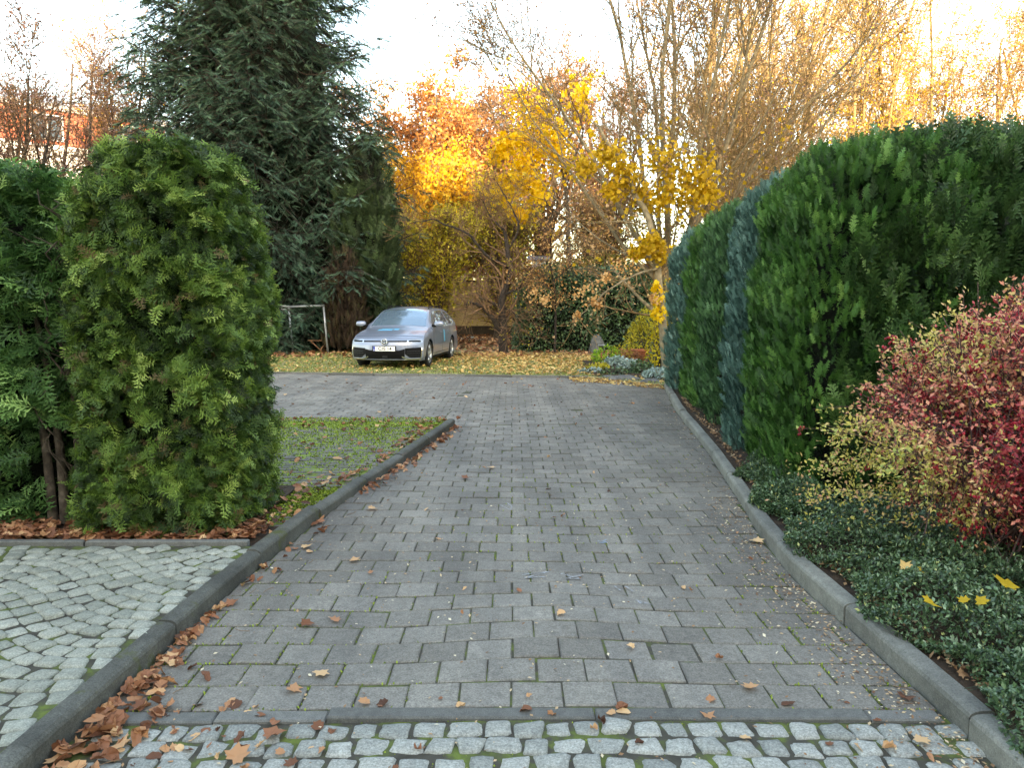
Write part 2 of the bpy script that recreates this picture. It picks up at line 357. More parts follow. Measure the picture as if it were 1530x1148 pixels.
# edging row between blocks and setts
mb = MB(); x = -1.56
for L in (.45, .42, 1.0, 1.02, .93):
    xa, xb = x+.003, min(x+L-.003, 1.60)
    if xb-xa > .03: mb.box(((xa+xb)/2, 2.742, float(hz((xa+xb)/2, 2.74))-.045+.002), (xb-xa, .074, .10), rng.random(), rng.uniform(-.004, .004), .006)
    x += L
struct(mb.build('edging', M['edging']))

def setts(mb, P, size, rng, zf, ratio=1.0, ang=0.0, rnd_hi=1.0, squareness=.05):
    """irregular rounded granite stones"""
    N = len(P); na = 16; ux = np.array([1, 1, .93, .72, 0, -.72, -.93, -1, -1, -1, -.93, -.72, 0, .72, .93, 1.]); uy = np.array([0, .70, .92, 1, 1.02, 1, .92, .70, 0, -.70, -.92, -1, -1.02, -1, -.92, -.70])
    for i in range(N):
        r = 1+rng.normal(0, squareness, na); c, s = ux+rng.normal(0, squareness, na)*.5, uy
        tp = rng.normal(0, squareness*1.6, 2); c = c*(1+tp[0]*s); s = s*(1+tp[1]*c)
        sx = size[0]*.5*rng.uniform(.92, 1.03); sy = size[1]*.5*rng.uniform(.92, 1.03)
        lx = c*r*sx; ly = s*r*sy; sh = rng.normal(0, .09); lx = lx+ly*sh; th = (ang[i] if np.ndim(ang) else ang)+rng.normal(0, .05)
        ct, st = math.cos(th), math.sin(th)
        x = lx*ct-ly*st; y = lx*st+ly*ct; z0 = float(zf(P[i, 0], P[i, 1]))+rng.normal(0, .003); tl = rng.normal(0, .03, 2)
        rings = []
        for k, dz in ((1.0, -.035), (1.0, -.009), (.90, -.002), (.55, .002)):
            w = rng.normal(0, .0010, na) if dz > -.02 else 0
            rings.append(np.stack([P[i, 0]+x*k, P[i, 1]+y*k, z0+dz+w+(x*tl[0]+y*tl[1])*k], 1))
        v = np.concatenate(rings+[np.array([[P[i, 0], P[i, 1], z0+.003]])])
        f = []
        for l in range(3):
            for k in range(na): f.append((l*na+k, l*na+(k+1) % na, (l+1)*na+(k+1) % na, (l+1)*na+k))
        rv = rng.beta(2, 2); mb.add(v, f, rv, True)
        base = mb.n-len(v); mb.f.append(np.array([(3*na+k, 3*na+(k+1) % na, 4*na) for k in range(na)])+base); mb.r.append(np.full(na, rv)); mb.smooth.append(np.full(na, True))
mb = MB(); P = []
for j in range(13):
    y = 2.645-j*.105; x = -1.52+(j % 2)*.06
    while x < 1.58:
        w = rng.uniform(.095, .135); P.append((x+w/2, y+rng.normal(0, .007), w)); x += w
for x, y, w in P:
    setts(mb, np.array([(x, y)]), (w-.010, .095), rng, hz)
struct(mb.build('sett_strip', M['granite']))
# left pavement of small setts in bows
def zside(x, y): return .074+.0*x+.004*np.sin(3*np.asarray(x)+2*np.asarray(y))
P = []; A_ = []
th0 = math.radians(-14)
for j in range(-60, 70):
    v = j*.098
    for i in range(-70, 60):
        u = i*.112+(j % 2)*.056
        bow = .20*math.cos(2*math.pi*u/2.1)
        x = u*math.cos(th0)-(v+bow)*math.sin(th0)-3.0; y = u*math.sin(th0)+(v+bow)*math.cos(th0)+3.0
        if y < 4.52 and y > 1.3 and x > -6.5 and x < xl(y)-.088-.006:
            P.append((x, y)); A_.append(th0-math.atan(.20*2*math.pi/2.1*math.sin(2*math.pi*u/2.1)))
P = np.array(P); P += rng.normal(0, .004, P.shape)
mb = MB(); setts(mb, P, (.101, .088), rng, zside, ang=np.array(A_), squareness=.03)
struct(mb.build('pavement', M['granite_warm']))
sheet('pavement_joints', [(-6.6, 1.0), (-1.66, 1.0), (-1.64, 3.2), (-1.58, 4.56), (-6.6, 4.56)], .064, M['moss_joint'])
mb = MB(); x = -6.6
while x < -1.7:
    b = min(x+.99, -1.56); mb.box(((x+b)/2, 4.585, .052), (b-x-.006, .05, .085), rng.random(), 0, .006); x += 1.0
struct(mb.build('bed_edging', M['edging']))
sheet('hedge_bed', [(-9, 4.6), (-1.54, 4.6), (-1.50, 5.02), (-1.75, 5.02), (-1.75, 6.2), (-9, 6.2)], .052, M['soil'])
# parking bay with moss
sheet('bay_joints', [(-9, 6.2), (-1.74, 6.2), (-1.74, 5.0), (-1.50, 5.0), (-1.30, 6.2), (-.80, BAY_Y-.15), (-9, BAY_Y+.2)], .031, M['bay_joint'])
mb = MB(); blocks(mb, lambda y: -9 if y > 6.15 else -1.73, lambda y: xl(y)-.10, 5.05, BAY_Y-.05, .204, .105, .028, rng, lambda x, y: np.full(np.shape(x), .036)-.03*np.clip((np.asarray(y)-9.3)/.5, 0, 1), bev=.008, rz=.003)
struct(mb.build('parking_bay', M['block']))
# right planting bed
mb = MB(); q = []
for y in np.linspace(.5, 14.2, 40): q.append([(xr(y)+.07, y, .070), (xr(y)+.6, y, .10), (9, y, .12)])
mb.grid(np.array(q), flip=True); struct(mb.build('planting_bed', M['soil']))
# verge and far ground
mb = MB(); xs = np.linspace(-30, 16, 60); q = []
for t in np.linspace(0, 1, 24)**1.5: q.append(np.stack([xs, np.where(xs < 2.9, yfar(xs), 14.35)*(1-t)+27*t, .012+.04*t+.01*np.sin(xs*1.3+9*t)], 1))
mb.grid(np.array(q), flip=True); struct(mb.build('verge', M['verge']))
mb = MB(); x = -14.0
while x < 1.5:
    xa, xb = x+.004, min(x+.99, 1.6); mb.box(((xa+xb)/2, float(yfar((xa+xb)/2))+.03, .0), (xb-xa, .06, .07), rng.random(), math.atan2(float(yfar(xb)-yfar(xa)), xb-xa), .006); x += 1
struct(mb.build('verge_edging', M['edging']))

# ------------------------------------------------------------------ kerbs
def kerb(name, K, side, w, h, mat, y0, y1, z0=0, joints=1.0, off=0):
    """side -1: stone lies left of the face line"""
    mb = MB(); s = np.concatenate([[0], np.cumsum(np.hypot(*np.diff(K, axis=0).T))])
    at = lambda d: np.array([np.interp(d, s, K[:, 0]), np.interp(d, s, K[:, 1])])
    d = np.interp(y0, K[:, 1], s)+off; end = np.interp(y1, K[:, 1], s)
    prof = [(0, -.12), (0, h*.72), (.006, h*.86), (.02, h*.96), (.04, h), (w-.012, h+.002), (w, h-.008), (w, -.12)]
    while d < end-.02:
        e = min(d+joints, end); n = 8; rows = []; j = rng.normal(0, .0045, 2); dd = np.linspace(d+.005, e-.005, n)
        for k, t in enumerate(dd):
            p = at(t); tg = nrm(at(min(t+.05, s[-1]))-at(max(t-.05, 0))); nn = np.array([tg[1], -tg[0]])*side
            rows.append([(p[0]+nn[0]*(a+j[0]), p[1]+nn[1]*(a+j[0]), z0+b+(j[1] if b > 0 else 0)+rng.normal(0, .0008)) for a, b in prof])
        rv = rng.random(); mb.grid(np.array(rows), rv, False, flip=(side > 0))
        for r_ in (rows[0], rows[-1]): mb.add(r_, [list(range(len(prof)))], rv)
        d = e
    return struct(mb.build(name, mat))
kerb('kerb', KL, -1, .088, .082, M['kerb'], 1.05, 9.66, off=.35)
kerb('kerb', KR, 1, .092, .086, M['kerb_light'], 1.05, 14.25, off=.55)

# ------------------------------------------------------------------ litter
def lay(mb, rng, x, y, z, size, rnd, tilt=.35, temps=None):
    temps = DRY if temps is None else temps
    N = len(x); pos = np.stack([x, y, z], 1); a = rng.uniform(0, 2*math.pi, N)
    d = np.stack([np.cos(a), np.sin(a), rng.normal(0, tilt, N)], 1); n = np.stack([rng.normal(0, tilt, N), rng.normal(0, tilt, N), np.ones(N)], 1)
    scat(mb, rng, temps, pos, d, n, size, rnd)
rng = np.random.default_rng(21)
mb = MB()
def pile(n, y0, y1, spread, size, hmax, pw=1.0):
    y = y0+(y1-y0)*rng.random(n)**pw; dx = np.abs(rng.normal(0, spread, n))+.02; x = xl(y)+dx
    z = hz(x, y)+.012+rng.random(n)*hmax*np.exp(-dx/spread)
    lay(mb, rng, x, y, z, rng.uniform(*size, n), rng.beta(2, 2, n), .45)
pile(75, 2.5, 3.2, .09, (.05, .095), .03); pile(35, 2.35, 2.8, .12, (.05, .10), .01); pile(45, 3.15, 3.8, .035, (.035, .07), .02)
pile(120, 6.0, 9.6, .06, (.045, .09), .02); pile(25, 4.0, 5.4, .07, (.04, .08), .01)
tag(mb.build('leaf_litter', M['litter']), 'brown curled leaves heaped along the foot of the left kerb', 'leaves', kind='stuff')
mb = MB(); n = 1500; x = rng.uniform(-5.5, -1.62, n); y = 4.62+np.abs(rng.normal(0, .22, n)); y = np.minimum(y, 6)
lay(mb, rng, x, y, .075+rng.random(n)*.035, rng.uniform(.06, .11, n), rng.beta(1.8, 2.2, n), .35)
tag(mb.build('leaf_litter', M['litter']), 'thick bed of brown fallen leaves under the left thuja hedge', 'leaves', kind='stuff')
mb = MB(); n = 330; x = rng.uniform(-5, -.8, n); y = rng.uniform(6.2, 10.1, n); y[:120] = rng.uniform(9.0, 10.1, 120)
x[120:210] = xl(y[120:210])-.15-np.abs(rng.normal(0, .10, 90)); m = x < xl(y)-.13; x, y = x[m], y[m]
lay(mb, rng, x, y, np.full(len(x), .052), rng.uniform(.05, .10, len(x)), rng.beta(2, 2, len(x)), .3)
n = 60; y = rng.uniform(4.7, 6.4, n); x = rng.uniform(-1.75, -1.5, n); lay(mb, rng, x, y, np.full(n, .075), rng.uniform(.05, .09, n), rng.random(n), .3)
n = 130; x = rng.uniform(-6, 2, n); y = rng.uniform(10, 16.5, n); lay(mb, rng, x, y, hz(x, y)+.01, rng.uniform(.04, .09, n), rng.random(n), .3)
n = 60; y = rng.uniform(3, 12, n); x = xl(y)+(xr(y)-xl(y))*rng.beta(.7, .8, n); lay(mb, rng, x, y, hz(x, y)+.01, rng.uniform(.025, .06, n), rng.random(n), .3)
tag(mb.build('leaf_litter', M['litter']), 'loose brown leaves scattered over the paving and the mossy bay', 'leaves', kind='stuff')
mb = MB(); n = 3400; y = rng.uniform(1.6, 6, n); y[:700] = rng.uniform(6, 13, 700)
x = np.where(rng.random(n) < .62, xr(y)-.02-np.abs(rng.normal(0, .10, n))-.25*(rng.random(n) < .3)*rng.random(n), xl(y)+(xr(y)-xl(y))*rng.random(n))
lay(mb, rng, x, y, hz(x, y)+.006, rng.uniform(.008, .026, n), rng.random(n), .25, [KITE, SMALLLEAF[0]])
n = 900; y = rng.uniform(2.2, 12, n); x = xr(y)+.13+np.abs(rng.normal(0, .06, n)); lay(mb, rng, x, y, np.full(n, .085)+rng.random(n)*.02, rng.uniform(.015, .05, n), rng.random(n)*.6, .4, [KITE, LEAFT[2]])
tag(mb.build('leaf_fragments', M['bits']), 'pale leaf fragments and seeds strewn on the paving along the right kerb', 'leaf fragments', kind='stuff')
mb = MB(); n = 150; x = rng.uniform(-1.5, 1.5, n); y = rng.uniform(2.0, 2.85, n); x[:90] = -1.5+np.abs(rng.normal(0, .45, 90)); lay(mb, rng, x, y, hz(x, y)+.006, rng.uniform(.02, .07, n), rng.random(n), .22)
tag(mb.build('leaf_litter', M['litter']), 'small brown leaves and bits on the granite sett strip', 'leaves', kind='stuff')
mb = MB(); n = 60; y = rng.uniform(2, 7, n); x = np.where(rng.random(n) < .5, xr(y)-.15*rng.random(n), xl(y)+.3*rng.random(n)); a = rng.uniform(0, 6.28, n); L = rng.uniform(.03, .10, n)
P = np.stack([np.stack([x+q*L*np.cos(a+q*.4), y+q*L*np.sin(a+q*.4), hz(x, y)+.006+.004*q], 1) for q in np.linspace(0, 1, 4)], 1); mb.tubes(P, np.full((n, 4), .0016), 4)
tag(mb.build('twigs', M['twig']), 'thin fallen twigs lying among the leaf bits along the kerbs', 'twigs', kind='stuff')
# verge leaves
mb = MB(); n = 2500; x = rng.normal(.7, 1.7, n); y = yfar(x)+.15+rng.random(n)**.8*6.6
lay(mb, rng, x, y, .03+.006*(y-16)+rng.random(n)*.03, rng.uniform(.07, .13, n), rng.beta(2.4, 1.8, n), .35)
n = 800; x = rng.uniform(-9, -3, n); y = yfar(x)+.1+rng.random(n)**1.4*5; lay(mb, rng, x, y, .03+.006*(y-16)+rng.random(n)*.02, rng.uniform(.05, .1, n), rng.beta(2, 2, n), .35)
n = 500; x = rng.uniform(1.2, 2.8, n); y = yfar(x)-rng.random(n)**2*.9; lay(mb, rng, x, y, hz(x, y)+.012, rng.uniform(.05, .1, n), rng.random(n), .35)
tag(mb.build('leaf_litter', M['litter_yellow']), 'yellow and orange leaves carpeting the verge beside and behind the car', 'leaves', kind='stuff')
mb = MB(); n = 5500; x = rng.uniform(-8, 6, n); y = rng.uniform(21.5, 37, n); lay(mb, rng, x, y, .05+rng.random(n)*.04, rng.uniform(.10, .2, n), rng.random(n), .4)
tag(mb.build('leaf_litter', M['litter']), 'rust brown leaf carpet on the lawn in front of the beige wall', 'leaves', kind='stuff')
# moss and grass tufts
def tufts(mb, rng, x, y, z, h, w):
    N = len(x); a = rng.uniform(0, 6.28, N); d = np.stack([np.cos(a)*.7, np.sin(a)*.7, np.full(N, .8)], 1)
    n_ = np.stack([-np.sin(a), np.cos(a), rng.normal(0, .3, N)], 1); scat(mb, rng, [KITE], np.stack([x, y, z], 1), d, np.cross(d, n_), h, rng.random(N))
mb = MB(); n = 48000; x = rng.uniform(-4.6, -.75, n); y = rng.uniform(5.1, 10.1, n); x = np.where(y < 6.2, rng.uniform(-1.74, -1.3, n), x)
dens = .25+.75*np.clip((y-7.2)/2.4, 0, 1)+.25*np.sin(x*5)*np.sin(y*4.1); m = (rng.random(n) < dens) & (x < xl(y)-.14); x, y = x[m], y[m]
tufts(mb, rng, x, y, np.full(len(x), .030), rng.uniform(.014, .032, len(x)), 0)
# joints of the drive: moss follows the grid
n = 15000; j = rng.integers(0, 37, n); y = 2.79+j*.189+rng.normal(0, .003, n); x = rng.uniform(-1.5, 1.8, n)
vert = rng.random(n) < .55; k = np.round((x-(j % 2)*.102)/.204); x = np.where(vert, k*.204+(j % 2)*.102+rng.normal(0, .003, n), x); y = np.where(vert, y+rng.random(n)*.189, y)
dn = np.clip(np.sin(x*2.1+1)*np.sin(y*1.3+.4)+.55*np.exp(-(x-.2)**2*2)+.6*(np.abs(x) > 1.15), 0, 1)*np.clip(1.5-y/6, .1, 1)
m = (rng.random(n) < dn) & (x > xl(y)) & (x < xr(y)); x, y = x[m], y[m]
tufts(mb, rng, x, y, hz(x, y)-.006, rng.uniform(.009, .018, len(x)), 0)
n = 3500; x = rng.uniform(-1.5, 1.55, n); y = rng.uniform(1.9, 2.70, n)
m = rng.random(n) < np.clip(.5+.6*np.sin(x*3.3+1)+.8*(y > 2.66), 0, 1); x, y = x[m], y[m]; tufts(mb, rng, x, y, hz(x, y)-.014, rng.uniform(.008, .016, len(x)), 0)
tag(mb.build('moss', M['moss']), 'green moss growing in the joints of the paving and the bay', 'moss', kind='stuff')
mb = MB(); n = 30000; x = rng.uniform(-12, 3, n); y = yfar(x)+.08+rng.random(n)*7
tufts(mb, rng, x, y, .015+.004*(y-16), rng.uniform(.03, .06, n), 0)
tag(mb.build('grass', M['grass']), 'short worn grass on the verge where the car is parked', 'grass', kind='stuff')

# individual leaves lying where the photo shows them
def onpix(px, py, z=0):
    th = math.atan(119/1150); v = (py-574)/1150; u = (px-765)/1150; dn = math.sin(th)+v*math.cos(th); t = (CAM_H-z)/dn
    return u*t, (math.cos(th)-v*math.sin(th))*t
LV = [(479, 1006, .085, .95, 'ochre leaf lying flat on the paving near the bottom left', 5), (436, 1030, .075, .7, 'pinkish brown leaf on the paving just below left of the ochre leaf', 0),
      (352, 1132, .10, .72, 'tan maple leaf on the granite setts at the bottom left', 1), (1122, 1031, .075, .8, 'small pale brown leaf on the lower right of the paving', 0),
      (1128, 808, .11, 1.0, 'large pale dry leaf beside the right kerb opposite the bush', 1), (558, 762, .09, .9, 'pale curled leaf on the paving right of the left kerb', 1),
      (527, 840, .08, .85, 'light brown leaf on the paving level with the end of the left hedge', 0), (556, 858, .05, .6, 'tiny brown leaf behind a larger one on the left side of the drive', 2),
      (732, 698, .10, .95, 'pale leaf alone in the middle of the drive', 0), (697, 716, .10, .35, 'dark brown leaf in the middle of the drive', 2),
      (1372, 1107, .075, .95, 'round orange tan leaf on the setts at the lower right', 5), (1353, 1045, .09, .1, 'dark shrivelled leaf at the right end of the edging row', 3),
      (404, 1100, .10, .45, 'long brown curled leaf on the setts left of centre', 3), (455, 936, .08, .25, 'dark curled leaf on the left of the paving', 3), (459, 818, .09, .95, 'cream coloured leaf close to the left kerb beside the hedge end', 1),
      (348, 903, .09, .5, 'brown leaf touching the foot of the left kerb', 2), (500, 929, .06, .6, 'small reddish leaf right of a dark curled leaf', 0)]
M['leafsolo'] = M['litter']
for i, (px, py, s, rv, lab, tmp) in enumerate(LV):
    x, y = onpix(px, py); mb = MB(); r_ = np.random.default_rng(100+i)
    lay(mb, r_, np.array([x]), np.array([y]), np.array([float(hz(x, y))+.014]), np.array([s*1.05]), np.array([rv]), .12, [LEAFT[tmp]])
    tag(mb.build('fallen_leaf', M['litter'], loc=(x, y, float(hz(x, y)))), lab, 'leaf', 'single leaves on the drive')
# chalk marks
M['chalk'] = nmat('chalk', [(.40, '777570'), (.55, '94969a'), (.7, 'b0b4ba')], 60, .95, 0)
M['chalk_blue'] = nmat('chalk_blue', [(.40, '77787c'), (.6, '8fa6bb')], 60, .95, 0)
CH = [([(918, 876), (927, 883)], 'short white chalk stroke on the right half of the drive', 'chalk'), ([(935, 876), (946, 884)], 'second short white chalk stroke just right of the first', 'chalk'),
      ([(950, 897), (958, 903), (968, 902), (956, 899), (974, 904)], 'white chalk scribble one block nearer than the two strokes', 'chalk'),
      ([(838, 858), (868, 866), (845, 866), (872, 859)], 'faint crossed chalk lines in the middle of the drive', 'chalk'),
      ([(780, 861), (822, 855), (784, 866), (818, 864)], 'faint grey chalk smear left of the crossed lines', 'chalk'),
      ([(893, 806), (908, 808), (896, 809), (906, 804)], 'small blue chalk dash farther up the drive', 'chalk_blue'),
      ([(748, 755), (762, 762), (765, 757), (758, 752)], 'faint chalk tick in the centre distance of the drive', 'chalk')]
for a, lab, mk in CH:
    mb = MB()
    for st in (a,):
        W_ = [onpix(*p) for p in st]
        for (x0, y0), (x1, y1) in zip(W_[:-1], W_[1:]):
            d = np.array([x1-x0, y1-y0]); L = np.hypot(*d); d /= L; nn = np.array([-d[1], d[0]])*.006; k = 8; rows = []
            for t in np.linspace(0, L, k):
                wv = rng.uniform(.5, 1.2); rows.append([(x0+d[0]*t+s_*nn[0]*wv, y0+d[1]*t+s_*nn[1]*wv, float(hz(x0+d[0]*t, y0+d[1]*t))+.0045) for s_ in (-1, 1)])
            mb.grid(np.array(rows))
    tag(mb.build('chalk_mark', M[mk]), lab, 'chalk mark')

# ------------------------------------------------------------------ hedges
def bumpf(p, s=1.0): return np.sin(p[:, 0]*3.1*s+1)*np.sin(p[:, 1]*2.7*s)*.5+np.sin(p[:, 2]*3.7*s+p[:, 0]*2)*.5
def sq(rng, N, half, h, n, faces=(1, 1, 1, 1, 1)):
    A = np.array([half[1]*h, half[1]*h, half[0]*h, half[0]*h, 2*half[0]*half[1]*1.2])*np.array(faces)*2
    k = rng.choice(5, N, p=A/A.sum()); q = rng.uniform(-1, 1, (N, 3)); q[:, 2] = rng.random(N)
    q[k == 0, 0] = -1; q[k == 1, 0] = 1; q[k == 2, 1] = -1; q[k == 3, 1] = 1; q[k == 4, 2] = 1
    s = (np.abs(q)**n).sum(1)**(-1/n); p = q*s[:, None]; nn = np.sign(p)*np.abs(p)**(n-1)/np.array([half[0], half[1], h])
    return p*np.array([half[0], half[1], h]), nrm(nn)
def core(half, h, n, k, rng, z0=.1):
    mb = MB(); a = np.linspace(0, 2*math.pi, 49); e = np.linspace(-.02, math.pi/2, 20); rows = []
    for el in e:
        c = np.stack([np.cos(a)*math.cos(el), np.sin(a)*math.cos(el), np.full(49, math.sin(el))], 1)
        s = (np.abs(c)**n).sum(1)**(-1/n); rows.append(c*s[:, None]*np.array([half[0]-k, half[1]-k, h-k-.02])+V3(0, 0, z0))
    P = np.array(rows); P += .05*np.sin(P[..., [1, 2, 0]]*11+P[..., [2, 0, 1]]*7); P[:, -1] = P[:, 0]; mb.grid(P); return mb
def hedge(name, label, loc, half, h, n, N, temps, size, mat, mode, seed, group=None, rz=0, faces=(1, 1, 1, 1, 1), depth=.18, z0=.1, k=.22, stems=3, layers=None, cat='hedge', nocore=False, gf=19.0, gap=.05, cull=None):
    rng = np.random.default_rng(seed); t = thing(name, label, cat, loc, group, rz)
    p, nn = sq(rng, N, half, h-z0, n, faces); p[:, 2] += z0
    wp = p+np.array(loc); b = bumpf(wp); hf = (np.sin(wp[:, 0]*gf+wp[:, 2]*gf*.35+1)+np.sin(wp[:, 1]*gf*1.1+wp[:, 2]*gf*.5)+np.sin(wp[:, 2]*gf*(.9 if mode != 'up' else .45)+wp[:, 0]*gf*.6)+np.sin(wp[:, 2]*gf*1.7-wp[:, 0]*gf*1.3+wp[:, 1]*3))*.35
    keep = rng.random(N) < np.clip(.75+.55*hf, .22, 1)
    if cull is not None: keep &= ~cull(wp)
    p, nn, b, hf = p[keep], nn[keep], b[keep], hf[keep]; N = len(p)
    p = p+nn*(b*.035+gap*(1-.75*np.clip(nn[:, 2], 0, 1))*hf-depth*rng.random(N)**1.5+.01)[:, None]
    tan = nrm(np.cross(nn, rdir(rng, N))); up = V3(0, 0, 1.)
    if mode == 'thuja':
        d = nn*.55+tan*.8+up*rng.normal(.05, .3, N)[:, None]+V3(.2, 0, 0); pn = nn*.5+up*.6+rdir(rng, N)*.7
    elif mode == 'loose':
        d = nn*.6+tan*.6+up*rng.normal(.05, .25, N)[:, None]; pn = nn*.6+up*.6+rdir(rng, N)*.4
    else:
        d = up*.8+nn*.45+rdir(rng, N)*.34; pn = nn+rdir(rng, N)*.9
    patch = bumpf((p+np.array(loc))*2.3, 1.2)
    rv = np.clip(.45+rng.normal(0, .2, N)+.12*patch+.20*hf, .07, 1)
    if mode == 'thuja': rv = np.where(rng.random(N) < .035, 0.0, rv)
    mb = MB(); p = p-nrm(d)*np.asarray(size).mean()*.5
    scat(mb, rng, temps, p, d, pn, rng.uniform(size[0], size[1], N)*rng.choice([.55, .75, 1, 1.25], N), rv)
    mb.build('foliage', mat, t)
    if not nocore: core(half, h, n, k, rng, z0).build('branches', M['core'], t)  # solid dark hull, shade between the inner twigs painted on
    ns = stems; mb = MB()
    for i in range(ns):
        x, y = rng.uniform(-half[0]*.5, half[0]*.5), rng.uniform(-half[1]*.2, half[1]*.2); P = np.array([[(x+.04*math.sin(q*3+i), y, q*h*.8) for q in np.linspace(0, 1, 8)]])
        mb.tubes(P, np.linspace(.035, .012, 8)[None], 7)
    mb.build('trunk', M['bark'], t); return t
hedge('thuja_hedge', 'clipped green thuja block with rounded top at the end of the left kerb', (-2.29, 5.29, 0), (.50, .60), 2.58, 5.2, 46000, FR_THUJA, (.06, .135), M['thuja'], 'thuja', 1, 'left thuja hedge', k=.20, z0=.04)
lh = hedge('thuja_hedge', 'looser dark thuja with bare stems left of the clipped block', (-3.55, 5.5, 0), (.82, .58), 2.44, 3.6, 13000, FR_THUJA, (.12, .25), M['thuja_dark'], 'loose', 2, 'left thuja hedge', depth=.35, k=.34, gf=11, gap=.09, cull=lambda w: (np.abs(w[:, 0]+2.95) < .19) & (w[:, 2] < .75) & (w[:, 1] < 5.4), z0=.05)
hedge('thuja_hedge', 'thuja at the far left cut by the picture edge', (-5.2, 5.5, 0), (.85, .55), 2.5, 3.2, 3500, FR_THUJA, (.16, .28), M['thuja_dark'], 'loose', 3, 'left thuja hedge', depth=.35, k=.3)
mb = MB()
r_ = np.random.default_rng(8); P = []
for x0, dx in ((-3.02, -.16), (-2.93, -.05), (-2.84, .0), (-2.78, .06), (-3.1, -.2)):
    P.append([(x0+dx*q*1.2+.03*math.sin(5*q), 5.08+.1*q, .06+q*1.9) for q in np.linspace(0, 1, 9)])
mb.tubes(np.array(P), np.tile(np.linspace(.034, .010, 9), (5, 1)), 8)
P = []
for i in range(26):
    a = r_.uniform(.25, 1.9); x0 = -2.95+r_.normal(0, .06); P.append([(x0+q*r_.uniform(-.05, .05)*3, 5.1-.25*q*r_.random(), a+q*.35) for q in np.linspace(0, 1, 5)])
mb.tubes(np.array(P), np.tile(np.linspace(.009, .003, 5), (26, 1)), 5)
o = mb.build('stem', M['bark']); o.parent = lh; o.matrix_parent_inverse = Matrix.Translation((3.55, -5.5, 0))

hedge('cypress_hedge', 'tall dark green cypress with upright fronds behind the red barberry', (3.72, 6.28, 0), (1.74, 1.02), 2.80, 3.2, 32000, FR_CYP, (.12, .27), M['cyp_dark'], 'up', 4, 'right clipped hedge', faces=(.0, .3, 1.3, .25, 1.1), depth=.26, k=.30, gf=12, gap=.11)
fx = lambda y: np.interp(y, [5.3, 7.0, 8.5, 11, 14.3], [1.98, 2.16, 2.32, 2.56, 2.84])
def hseg(label, y0, y1, h, mat, N, size, seed, temps=FR_CYP, dx=0, w=.75):
    c = (y0+y1)/2; rz = -math.atan((fx(y1)-fx(y0))/(y1-y0))
    hedge('cypress_hedge', label, (float(fx(c))+w+dx, c, 0), (w, (y1-y0)/2+.06), h, 5.0, N, temps, size, mat, 'up', seed, 'right clipped hedge', rz=rz, faces=(1.2, .1, .5, .3, 1), depth=.14, k=.2)
hseg('bright green cypress section at the near left corner of the right hedge', 5.42, 7.25, 2.74, M['cyp_green'], 24000, (.06, .13), 5)
hseg('broad blue green cypress section second from the corner of the right hedge', 7.25, 8.75, 2.80, M['cyp_blue'], 15000, (.06, .12), 6, dx=.03)
hseg('mid green cypress section between two bluish ones of the right hedge', 8.75, 10.6, 2.80, M['cyp_mid'], 15000, (.06, .12), 7)
hseg('narrow green cypress section farther along the right hedge', 10.6, 12.2, 2.80, M['cyp_green'], 7500, (.08, .16), 9, dx=.02)
hseg('bluish cypress section at the far end of the right hedge', 12.2, 14.35, 2.80, M['cyp_blue'], 8500, (.08, .15), 10)

# ------------------------------------------------------------------ ground cover + barberry
rng = np.random.default_rng(31)
mb = MB(); n = 84000; y = 1.5+rng.random(n)**1.1*5.0; x = xr(y)+.09+rng.random(n)**1.25*np.where(y < 5.0, 1.5, .35)
gh = lambda x, y: .13+.14*np.clip((x-xr(y)-.10)/.22, 0, 1)+.05*np.sin(x*9)*np.sin(y*7)+.04*np.sin(x*23+y*17)
z = gh(x, y)*(.45+.55*rng.random(n)**.5)+.01; x = x-.07*np.sin(y*6)*np.clip(1-(x-xr(y)-.15)/.3, 0, 1)
d = rdir(rng, n)+V3(-.2, -.3, .5); pn = rdir(rng, n)*.6+V3(0, 0, 1.)
rv = np.clip(rng.beta(2, 2.6, n), 0, .93); rv = np.where(rng.random(n) < .02, 1, rv)
scat(mb, rng, [KITE, SMALLLEAF[0]], np.stack([x, y, z], 1), d, pn, rng.uniform(.015, .032, n), rv)
n = 700; y = 1.9+rng.random(n)*4.2; x = xr(y)+.15+rng.random(n)*1.2; a = rng.uniform(0, 6.28, n)
P = np.stack([np.stack([x+q*.12*np.cos(a), y+q*.12*np.sin(a), gh(x, y)*(.2+.8*math.sin(q*2.2))], 1) for q in np.linspace(0, 1, 4)], 1)
mb.tubes(P, np.full((n, 4), .0018), 3, 0.0)
tag(mb.build('ground_cover', M['cover']), 'low dark green small leaved ground cover spilling over the right kerb', 'ground cover', kind='stuff')
MLV = [(1503, 881, .15, .9, 'large yellow maple leaf caught on the ground cover at the right edge', .28), (1350, 853, .10, .55, 'tan maple leaf on the ground cover below the bush', .25), (1392, 908, .12, .9, 'yellow leaf upright in the ground cover near the kerb', .25), (1440, 905, .07, .85, 'small yellow leaf on the ground cover beneath the berries', .26), (1463, 906, .08, .9, 'bright yellow leaf just left of the large maple leaf', .26), (1378, 860, .07, .75, 'small ochre leaf right of the tan maple leaf', .26)]
for i, (px, py, s, rv, lab, zz) in enumerate(MLV):
    x, y = onpix(px, py, zz); m2 = MB(); r_ = np.random.default_rng(200+i)
    scat(m2, r_, [LEAFT[(1, 2)[i % 2]]], np.array([(x, y, zz+.02)]), np.array([(math.sin(i*2.1), math.cos(i*2.1), .35)]), np.array([(.3*math.cos(i), -.45, .9)]), np.array([s*.85]), np.array([rv]))
    tag(m2.build('fallen_leaf', M['mustard'] if rv > .7 else M['litter_yellow'], loc=(x, y, zz)), lab, 'leaf', 'maple leaves on the ground cover')

